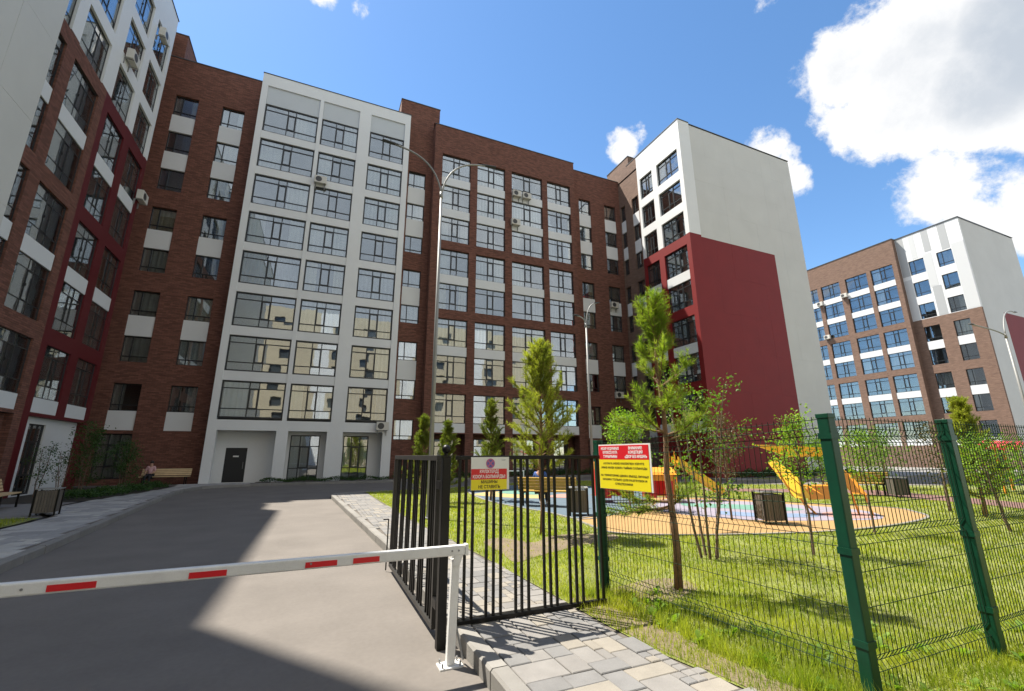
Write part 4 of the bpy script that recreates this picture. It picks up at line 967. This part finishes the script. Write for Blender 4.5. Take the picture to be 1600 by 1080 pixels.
mb = MB(); mb.hexa([(-.5, -.25, 1.30), (-.5, .25, 1.30), (1.1, .25, .20), (1.1, -.25, .20), (-.5, -.25, 1.34), (-.5, .25, 1.34), (1.1, .25, .24), (1.1, -.25, .24)]); mb.build('chute', m_yl, sl_)
for y in (-.28, .28):
    mb = MB(); mb.hexa([(-.5, y-.02, 1.28), (-.5, y+.02, 1.28), (1.1, y+.02, .18), (1.1, y-.02, .18), (-.5, y-.02, 1.52), (-.5, y+.02, 1.52), (1.1, y+.02, .40), (1.1, y-.02, .40)]); mb.build('side_wall', m_yl, sl_)
mb = MB()
for x in (-.6, -.95):
    for y in (-.25, .25): mb.tube([(x, y, 0), (-.6, y, 1.7 if x == -.6 else 1.2)], .025, 6)
mb.build('ladder', m_org, sl_)
bl = empty('balance_rail', (8.6, 20.3, PZ), R(-10), 'thin white goal frame on the playground behind the gate', 'goal frame')
mb = MB(); mb.tube([(-.75, 0, 0), (-.75, 0, .85)], .03, 8); mb.build('upright', m_wpaint, bl)
mb = MB(); mb.tube([(.75, 0, 0), (.75, 0, .85)], .03, 8); mb.build('upright', m_wpaint, bl)
mb = MB(); mb.tube([(-.78, 0, .85), (.78, 0, .85)], .03, 8); mb.build('crossbar', m_wpaint, bl)
aw = empty('red_awning', (27, 9.6, PZ), R(15), 'red wavy awning over the play area at the right edge', 'awning')
m_aw = mat('red_awning_sheet', (.62, .03, .06), .5)
mb = MB(); n_ = 14
for k in range(n_):
    a, c = -1.6+3.6*k/n_, -1.6+3.6*(k+1)/n_; za, zc = 1.70+.07*k/n_*4+.05*math.sin(k*1.3), 1.70+.07*(k+1)/n_*4+.05*math.sin((k+1)*1.3)
    mb.hexa([(a, -.7, za), (c, -.7, zc), (c, .7, zc+.1), (a, .7, za+.1), (a, -.7, za+.12), (c, -.7, zc+.12), (c, .7, zc+.22), (a, .7, za+.22)])
mb.build('awning_sheet', m_aw, aw)
for x in (-1.4, 1.8):
    mb = MB(); mb.tube([(x, 0, 0), (x, 0, 1.8)], .05, 8); mb.build('post', m_org, aw)

# ------------------------------------------------------------------ people
m_skin = mat('skin', (.42, .24, .17), .6); m_hair = mat('dark_hair', (.02, .014, .01), .6); m_pinkt = mat('pink_patterned_top', (.50, .30, .30), .8, noise=.5, nscale=40); m_bluet = mat('blue_shirt', (.03, .08, .28), .8); m_trou = mat('dark_trousers', (.012, .012, .016), .8); m_shoe = mat('white_shoes', (.75, .75, .75), .6)
def skin(name, pts, edges, rad, m, parent, root=0, sub=1):
    me = bpy.data.meshes.new(name); me.from_pydata(pts, edges, []); me.materials.append(m); o = put(name, me, parent)
    sk = o.modifiers.new('skin', 'SKIN'); sk.use_smooth_shade = True
    for v, r_ in zip(me.skin_vertices[0].data, rad): v.radius = (r_, r_) if not isinstance(r_, tuple) else r_
    me.skin_vertices[0].data[root].use_root = True
    ss = o.modifiers.new('sub', 'SUBSURF'); ss.levels = sub; ss.render_levels = sub; return o
def sitter(loc, rz, top, label):
    t = empty('person', loc, rz, label, 'person')      # faces local -Y, hips at z = .47
    P = [(0, 0, .52), (0, .02, .72), (0, .03, .92), (0, .02, 1.06), (0, 0, 1.16), (0, -.01, 1.27),
         (-.16, .02, 1.0), (-.22, -.03, .76), (-.16, -.24, .66), (-.12, -.33, .62), (.16, .02, 1.0), (.22, -.03, .76), (.16, -.24, .66), (.12, -.33, .62),
         (-.09, -.05, .50), (-.11, -.42, .50), (-.11, -.40, .10), (-.11, -.52, .05), (.09, -.05, .50), (.11, -.42, .50), (.11, -.46, .10), (.11, -.58, .05)]
    E_ = [(0, 1), (1, 2), (2, 3), (3, 4), (4, 5), (2, 6), (6, 7), (7, 8), (8, 9), (2, 10), (10, 11), (11, 12), (12, 13), (0, 14), (14, 15), (15, 16), (16, 17), (0, 18), (18, 19), (19, 20), (20, 21)]
    r_ = [.13, .12, .12, .05, .09, .075, .055, .045, .035, .03, .055, .045, .035, .03, .09, .065, .042, .035, .09, .065, .042, .035]
    skin('body', P, E_, r_, m_skin, t)
    q = [0, 1, 2, 6, 7, 10, 11]; mp_ = {a: i for i, a in enumerate(q)}
    skin('shirt', [P[i] for i in q], [(mp_[a], mp_[c]) for a, c in E_ if a in mp_ and c in mp_], [r_[i]+.02 for i in q], top, t)
    q = [0, 14, 15, 16, 18, 19, 20]; mp_ = {a: i for i, a in enumerate(q)}
    skin('trousers', [P[i] for i in q], [(mp_[a], mp_[c]) for a, c in E_ if a in mp_ and c in mp_], [r_[i]+.015 for i in q], m_trou, t)
    ball('hair', .108, m_hair, t, (0, .02, 1.255), (.95, 1, 1.0))
    for x, y in ((-.11, -.47), (.11, -.53)): ball('shoe', .06, m_shoe, t, (x, y, .045), (.75, 1.7, .7))
sitter((-8.62, 32.55, PZ), 0, m_pinkt, 'person in a pink top and dark trousers sitting by the brick wall')
sitter((6.85, 13.5, PZ), R(140), m_bluet, 'dark haired person in a blue shirt sitting on the yellow bench with back turned')

# ------------------------------------------------------------------ trees
def needles(shoots, nl, w, per_m, rng, spread=(.55, 1.0)):
    """shoots: list of (p, dir, length) -> triangles"""
    A, D, T = [], [], []
    for p, d, l_ in shoots:
        n = max(4, int(per_m*l_)); A += [p]*n; D += [d]*n; T += list(rng.random(n)*l_)
    A = np.array(A); D = np.array(D); T = np.array(T)[:, None]; n = len(A)
    r = rng.normal(size=(n, 3)); r -= D*(r*D).sum(1, keepdims=True); r /= np.linalg.norm(r, axis=1, keepdims=True)+1e-9
    an = rng.uniform(*spread, size=(n, 1)); nd = D*np.cos(an)+r*np.sin(an); b = A+D*T; ln = nl*rng.uniform(.7, 1.15, size=(n, 1))
    s = np.cross(nd, rng.normal(size=(n, 3))); s /= np.linalg.norm(s, axis=1, keepdims=True)+1e-9
    V = np.stack([b-s*w/2, b+s*w/2, b+nd*ln], 1).reshape(-1, 3); F = np.arange(n*3).reshape(-1, 3); return V, F
def pine(loc, H, z0, rad, label, seed, whorl=.30, per=5, nl=.075, w=.006, per_m=260, m=None, trunk=.05, lat=.16, lean=(0, 0), extra=(), sparse=0, shoot=.17, group=None, candle=False):
    rng = np.random.default_rng(seed); rr = random.Random(seed); t = empty('pine_tree', loc, 0, label, 'pine tree', group)
    tp = [Vector((lean[0]*k/8+.015*math.sin(k*1.7), lean[1]*k/8+.015*math.cos(k*2.1), H*k/8)) for k in range(9)]
    mb = MB(); mb.tube(tp, [trunk*(1-.8*k/8)+.004 for k in range(9)], 9); mb.build('trunk', m_bark, t, smooth=True)
    def tr(z): k = min(7.999, max(0, z/H*8)); i = int(k); return tp[i].lerp(tp[i+1], k-i)
    bw = MB(); sh = []
    def branch(z, az, L_, el, up=.6):
        p = tr(z); pts = [p]; d = Vector((math.cos(az)*math.cos(el), math.sin(az)*math.cos(el), math.sin(el))); n = 6
        for k in range(n):
            d = (d+Vector((rr.uniform(-.13, .13), rr.uniform(-.13, .13), up*.11))).normalized(); pts.append(pts[-1]+d*L_/n)
        bw.tube(pts, [max(.004, trunk*.28*(1-k/n)+.003) for k in range(n+1)], 5, False)
        if candle and z > z0+(H-z0)*.3:
            for q in range(3): sh.append((np.array(pts[-1]), np.array(Vector((rr.uniform(-.3, .3), rr.uniform(-.3, .3), 1)).normalized()), shoot*rr.uniform(.6, 1.1)))
        for k in range(1, n+1):
            if k < 2 and L_ > .4: continue
            a = pts[k]; dd = (pts[k]-pts[k-1]).normalized()
            sh.append((np.array(pts[k-1]), np.array(dd), (pts[k]-pts[k-1]).length))
            for q in range(2 if k < n else 3):
                sd_ = Vector((rr.uniform(-1, 1), rr.uniform(-1, 1), rr.uniform(-.2, .9))).normalized(); e = (dd*.9+sd_*.8).normalized(); l2 = lat*rr.uniform(.7, 1.25)
                sh.append((np.array(a), np.array(e), l2)); bw.tube([a, a+e*l2], .004, 4, False)
    z = z0; k = 0
    while z < H-.12:
        f = (z-z0)/(H-z0); L_ = rad(f)
        for q in range(per):
            if rr.random() < sparse: continue
            branch(z+rr.uniform(-.05, .05), 2.4*k+q*2*math.pi/per+rr.uniform(-.35, .35), L_*rr.uniform(.75, 1.15), R(rr.uniform(5, 30)+45*f))
        z += whorl*(1-.35*f); k += 1
    for az, z, L_, el in extra: branch(z, az, L_, el, .2)
    top = tp[-1]
    for q in range(7):                                 # candles at the leader
        d = Vector((rr.uniform(-.5, .5), rr.uniform(-.5, .5), 1)).normalized(); l2 = shoot*rr.uniform(.8, 1.5); sh.append((np.array(top-Vector((0, 0, .12))), np.array(d), l2))
    sh.append((np.array(tr(H-.3)), np.array(Vector((0, 0, 1))), .42))
    bw.build('branches', m_bark, t)
    V, F_ = needles(sh, nl, w, per_m, rng); put('crown', npmesh('crown', V, F_, m or m_needle), t)
    return t
pine((4.19, 4.60, PZ), 3.55, 1.80, lambda f: .52*(1-f)**.5*(.72+.32*math.sin(f*16+1))+.10, 'tall young pine with a bare lower trunk standing behind the warning sign', 21, .36, 4, .09, .006, 270, m_needle, .048, .17, (-.05, .0), extra=((2.6, .95, .70, R(-14)), (2.9, 1.0, .55, R(0)), (2.3, .92, .5, R(-10)), (-.3, .95, .3, R(30)), (2.75, 1.85, .6, R(10)), (-.4, 1.75, .5, R(15))), sparse=.15, shoot=.24, candle=True)
pine((4.42, 8.65, PZ), 3.95, 1.30, lambda f: .92*(1-f)**.75*min(1,.55+2.2*f)+.09, 'bushy yellowish pine with a full conical crown behind the gate', 22, .24, 6, .09, .010, 200, m_needle2, .05, .19, (0, 0))
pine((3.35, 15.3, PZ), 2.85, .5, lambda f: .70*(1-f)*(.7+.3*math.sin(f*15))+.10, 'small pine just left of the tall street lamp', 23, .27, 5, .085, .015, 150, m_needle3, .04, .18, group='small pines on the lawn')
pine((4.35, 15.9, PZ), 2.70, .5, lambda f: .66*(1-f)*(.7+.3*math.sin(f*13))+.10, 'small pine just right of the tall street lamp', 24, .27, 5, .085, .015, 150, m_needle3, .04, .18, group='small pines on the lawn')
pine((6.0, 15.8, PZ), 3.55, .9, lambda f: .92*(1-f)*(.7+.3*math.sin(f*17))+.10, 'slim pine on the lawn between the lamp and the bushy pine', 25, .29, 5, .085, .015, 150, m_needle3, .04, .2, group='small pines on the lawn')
pine((15.9, 6.2, PZ), 2.9, .5, lambda f: .70*(1-f)*(.7+.3*math.sin(f*15))+.12, 'yellow green pine behind the second green post from the right', 26, .22, 6, .085, .013, 240, m_needle2, .045, .2, group='pines at the right')

def leaves(centres, n_per, sz, spread, rng, droop=.3):
    C_ = np.repeat(np.array(centres), n_per, 0); n = len(C_); p = C_+rng.normal(size=(n, 3))*spread
    d = rng.normal(size=(n, 3)); d[:, 2] -= droop; sz = sz*.8; d /= np.linalg.norm(d, axis=1, keepdims=True); s = np.cross(d, rng.normal(size=(n, 3))); s /= np.linalg.norm(s, axis=1, keepdims=True)+1e-9
    l_ = sz*rng.uniform(.7, 1.3, size=(n, 1)); w = l_*.33; nrm_ = np.cross(d, s)*l_*.12
    V = np.stack([p, p+d*l_*.5+s*w+nrm_, p+d*l_, p+d*l_*.5-s*w+nrm_], 1).reshape(-1, 3); return V, np.arange(n*4).reshape(-1, 4)
def tree(loc, H, z0, rx, label, seed, stems=1, twigs=26, n_per=16, sz=.05, m=None, trunk=.03, spread=.07, name='young_tree', group=None, cat='tree', lean=(0, 0), lo=.0):
    rng = np.random.default_rng(seed); rr = random.Random(seed); t = empty(name, loc, 0, label, cat, group); bw = MB(); cs_ = []
    for s_ in range(stems):
        a = 2*math.pi*s_/max(1, stems)+rr.uniform(-.4, .4); off = Vector((math.cos(a), math.sin(a), 0))*(.05*stems/2 if stems > 1 else 0)
        hs = H*rr.uniform(.78, 1.0) if stems > 1 else H; tl_ = off*(1.0 if stems == 1 else rr.uniform(2.5, 4.5)); pts = [off+(tl_-off)*(k/7)+Vector((lean[0]*k/7+rr.uniform(-.02, .02), lean[1]*k/7+rr.uniform(-.02, .02), hs*k/7)) for k in range(8)]
        bw.tube(pts, [trunk*(1-.82*k/7)+.003 for k in range(8)], 7, False)
        for q in range(max(3, twigs//stems)):
            z = z0+(hs-z0)*(q+rr.random())/max(3, twigs//stems); f = (z-z0)/(hs-z0); k = min(6.99, z/hs*7); i = int(k); p = pts[i].lerp(pts[i+1], k-i)
            az = q*2.4+rr.uniform(-.5, .5); L_ = rx*(math.sin(math.pi*min(1, .22+.78*f))**.7*.9+.12)*rr.uniform(.6, 1.15); el = R(rr.uniform(20, 55))
            d = Vector((math.cos(az)*math.cos(el), math.sin(az)*math.cos(el), math.sin(el))); e = p+d*L_; mid = p+d*L_*.5+Vector((0, 0, .04*L_))
            bw.tube([p, mid, e], [trunk*.25+.002, trunk*.15+.002, .002], 4, False)
            for w_ in (.45, .7, .9, 1.05): cs_.append(tuple(p+d*L_*w_+Vector((rr.uniform(-.06, .06), rr.uniform(-.06, .06), rr.uniform(-.05, .05)))))
    bw.build('trunk', m_bark2, t, smooth=True)
    V, F_ = leaves(cs_, int(n_per*1.35), sz, spread, rng); V[:, 2] = np.maximum(V[:, 2], lo+.03); put('crown', npmesh('crown', V, F_, m or m_leaf), t); return t
tree((5.86, 5.72, PZ), 3.1, .75, .6, 'multi stemmed shrub with thin reddish stems right of the tall pine', 31, 5, 32, 9, .065, m_leaf, .02, .08, 'shrub', cat='shrub')
tree((8.7, 11.3, PZ), 2.7, 1.2, .75, 'bright green tree whose crown shows above the warning sign', 47, 1, 32, 16, .085, m_leafb, .03, .1, group='saplings on the lawn')
tree((7.52, 5.15, PZ), 2.15, .95, .5, 'bright green sapling with a leafy crown left of the nearest green post', 32, 1, 24, 11, .06, m_leafb, .022, .08, group='saplings on the lawn')
tree((9.6, 8.5, PZ), 2.5, .95, .5, 'dull brownish young tree in front of the red gable', 33, 1, 26, 14, .05, m_leafd, .025, .08, group='saplings on the lawn')
tree((10.6, 5.9, PZ), 2.0, .9, .45, 'light green sapling just right of the nearest green post', 34, 1, 18, 9, .06, m_leafb, .022, .08, group='saplings on the lawn')
tree((17.2, 11.0, PZ), 2.0, .6, .9, 'rounded green tree left of the far yellow bench', 35, 1, 18, 12, .09, m_leaf, .03, .12, group='saplings on the lawn')
tree((21.5, 11.8, PZ), 2.4, .6, 1.1, 'rounded green tree behind the far yellow bench', 36, 1, 20, 12, .10, m_leaf, .035, .14, group='saplings on the lawn')
tree((25.0, 13.0, PZ), 2.5, .6, 1.2, 'rounded dark green tree left of the far right green post', 37, 1, 20, 12, .11, m_leaf, .035, .15, group='saplings on the lawn')
tree((16.6, 7.2, PZ), 2.3, .6, .7, 'dull green young tree just right of the second green post', 38, 1, 18, 10, .075, m_leafd, .03, .1, group='saplings on the lawn')
tree((13.5, 4.95, PZ), 1.75, .55, .85, 'low spreading bright tree at the right edge of the lawn', 39, 1, 22, 12, .07, m_leafb, .03, .1, group='saplings on the lawn', lean=(-.35, .1))
tree((19.0, 6.4, PZ), 1.9, .5, .8, 'low green tree at the far right behind the fence', 40, 1, 16, 10, .085, m_leaf, .03, .12, group='saplings on the lawn')
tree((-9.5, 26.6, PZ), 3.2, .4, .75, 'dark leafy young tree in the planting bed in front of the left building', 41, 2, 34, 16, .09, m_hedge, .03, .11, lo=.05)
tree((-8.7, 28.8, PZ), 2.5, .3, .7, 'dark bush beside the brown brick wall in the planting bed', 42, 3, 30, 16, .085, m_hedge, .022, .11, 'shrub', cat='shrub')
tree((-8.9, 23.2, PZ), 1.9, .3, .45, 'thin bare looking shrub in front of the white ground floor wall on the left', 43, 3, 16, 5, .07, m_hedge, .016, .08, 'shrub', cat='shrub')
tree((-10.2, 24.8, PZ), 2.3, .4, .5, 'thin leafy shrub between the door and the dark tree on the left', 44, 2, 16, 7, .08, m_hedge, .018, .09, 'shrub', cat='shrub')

# ------------------------------------------------------------------ grass and ground cover
def inpoly(P, poly):
    x, y = P[:, 0], P[:, 1]; r = np.zeros(len(P), bool); j = len(poly)-1
    for i in range(len(poly)):
        xi, yi = poly[i][0], poly[i][1]; xj, yj = poly[j][0], poly[j][1]
        c = ((yi > y) != (yj > y)) & (x < (xj-xi)*(y-yi)/(yj-yi+1e-12)+xi); r ^= c; j = i
    return r
def blades(P, h, w, rng, lean=.5):
    n = len(P); a = rng.random(n)*2*np.pi; l_ = rng.random(n)*lean*h; b = np.column_stack([P, np.full(n, PZ-.012)]); s = np.column_stack([np.cos(a), np.sin(a), np.zeros(n)])*(w/2)[:, None]
    a2 = rng.random(n)*2*np.pi; tip = b+np.column_stack([np.cos(a2)*l_, np.sin(a2)*l_, h]); V = np.stack([b-s, b+s, tip], 1).reshape(-1, 3); return V, np.arange(n*3).reshape(-1, 3)
g_ = np.random.default_rng(5); n = 520000
r_ = np.exp(g_.uniform(math.log(1.9), math.log(30), n)); th_ = g_.uniform(R(-6), R(84), n)      # bearing from +Y towards +X
P = np.column_stack([r_*np.sin(th_), r_*np.cos(th_)]); keep = inpoly(P, lawn_poly)
for q in (P_BLUE, P_SAND): keep &= ~inpoly(P, q)
keep &= ~inpoly(P, [(16.3, 15.6), (20.6, 12.0), (19.9, 8.4), (18.9, 5.6), (18.5, 2), (20.6, 2), (20.9, 5.4), (22.0, 8.4), (23.4, 12.6), (17.4, 17.2)])
thin = np.sin(P[:, 0]*2.3+np.sin(P[:, 1]*1.7)*1.3)*np.sin(P[:, 1]*2.9+np.cos(P[:, 0]*1.9))    # patchiness
keep &= g_.random(n) < .72+.28*thin
d_ = inpoly(P, P_DIRT) | inpoly(P, P_EDGE); keep &= ~d_ | (g_.random(n) < np.where(inpoly(P, P_EDGE), .75, .2))
P = P[keep]; r_ = r_[keep]; tall = .5+.5*np.sin(P[:, 0]*3.1+1.3*np.sin(P[:, 1]*2.2))
h = (.035+.035*g_.random(len(P))**1.5+.03*tall*g_.random(len(P)))*np.where(r_ < 6, 1.0, .85); w = .0045*np.maximum(1, r_/3.5)*g_.uniform(.7, 1.4, len(P))
V, F_ = blades(P, h, w, g_); tag(put('grass', npmesh('grass', V, F_, m_grass)), kind='stuff')
# taller tufts along the fence and the pavement edge
tf = []
for _ in range(230):
    u = random.random(); y = 1.6+3.3*u; x = 3.02+.25*(1-u)+abs(random.gauss(0, .28)); tf.append((x, y))
for _ in range(90): tf.append((random.uniform(3.3, 7.5), random.uniform(1.5, 2.5)))
tf = np.array(tf); P = np.repeat(tf, 22, 0)+g_.normal(size=(len(tf)*22, 2))*.028; P = P[inpoly(P, lawn_poly)]
V, F_ = blades(P, .05+.13*g_.random(len(P))**1.4, .006*g_.uniform(.7, 1.4, len(P)), g_, .8); tag(put('tall_grass', npmesh('tall_grass', V, F_, m_grass)), kind='stuff')
def weed_leaf_mesh(cent, n_per, rng, ln=(.06, .15)):
    C_ = np.repeat(np.array(cent), n_per, 0); n = len(C_); a = rng.random(n)*2*np.pi; l_ = rng.uniform(*ln, size=n); el = rng.uniform(.25, 1.2, n)
    d = np.column_stack([np.cos(a)*np.cos(el), np.sin(a)*np.cos(el), np.sin(el)]); s = np.column_stack([-np.sin(a), np.cos(a), np.zeros(n)]); b = np.column_stack([C_, np.full(n, PZ-.01)])
    l_ = l_[:, None]; w = l_*.17; sag = np.array([0, 0, -1.0])*l_*.25
    V = np.stack([b, b+d*l_*.35+s*w*.7, b+d*l_*.7+s*w+sag*.3, b+d*l_+sag, b+d*l_*.7-s*w+sag*.3, b+d*l_*.35-s*w*.7], 1).reshape(-1, 3)
    i = np.arange(n)[:, None]*6; F = np.concatenate([i+np.array([[0, 1, 5, 5]]), i+np.array([[1, 2, 4, 5]]), i+np.array([[2, 3, 4, 4]])]); 
    F = np.concatenate([i+np.array([[0, 1, 5]]), i+np.array([[1, 2, 5]]), i+np.array([[2, 4, 5]]), i+np.array([[2, 3, 4]])]); return V, F
wc = [(random.uniform(3.15, 4.9)+.1, random.uniform(1.55, 3.0)) for _ in range(26)]+[(random.uniform(3.2, 4.0), random.uniform(3.0, 4.6)) for _ in range(16)]+[(random.uniform(4.5, 7.5), random.uniform(1.5, 2.6)) for _ in range(12)]
V, F_ = weed_leaf_mesh(wc, 11, g_); tag(put('weeds', npmesh('weeds', V, F_, m_weed)), kind='stuff')
def cover(name, poly, n, hmax, sz, m, rng, edge=0):
    x0, x1 = min(p[0] for p in poly), max(p[0] for p in poly); y0, y1 = min(p[1] for p in poly), max(p[1] for p in poly)
    P = np.column_stack([rng.uniform(x0, x1, n), rng.uniform(y0, y1, n)]); P = P[inpoly(P, poly)]; k = len(P)
    hh = hmax*(.55+.45*np.sin(P[:, 0]*3.3)*np.sin(P[:, 1]*2.7))*np.sqrt(rng.random(k))
    V, F_ = leaves(np.column_stack([P, PZ+.02+hh]), 1, sz, .01, rng, -.2); return tag(put(name, npmesh(name, V, F_, m)), kind='stuff')
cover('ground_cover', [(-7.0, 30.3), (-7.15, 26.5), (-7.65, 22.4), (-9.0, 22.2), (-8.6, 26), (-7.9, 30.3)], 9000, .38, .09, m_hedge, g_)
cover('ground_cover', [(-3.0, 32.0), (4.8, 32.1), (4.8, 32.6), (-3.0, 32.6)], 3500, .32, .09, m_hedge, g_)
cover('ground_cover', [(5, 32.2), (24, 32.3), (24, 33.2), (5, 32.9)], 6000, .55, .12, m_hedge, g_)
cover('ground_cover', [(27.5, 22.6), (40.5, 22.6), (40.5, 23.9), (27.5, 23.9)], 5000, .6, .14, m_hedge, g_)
P = np.column_stack([g_.uniform(-11, -6.5, 16000), g_.uniform(5, 16.5, 16000)]); P = P[inpoly(P, [(-6.55, -2), (-6.6, 9), (-6.55, 15.2), (-6.7, 16.5), (-11, 16.5), (-11, -2)])]
V, F_ = blades(P, .05+.08*g_.random(len(P)), np.full(len(P), .012), g_); tag(put('grass', npmesh('grass', V, F_, m_grass)), kind='stuff')
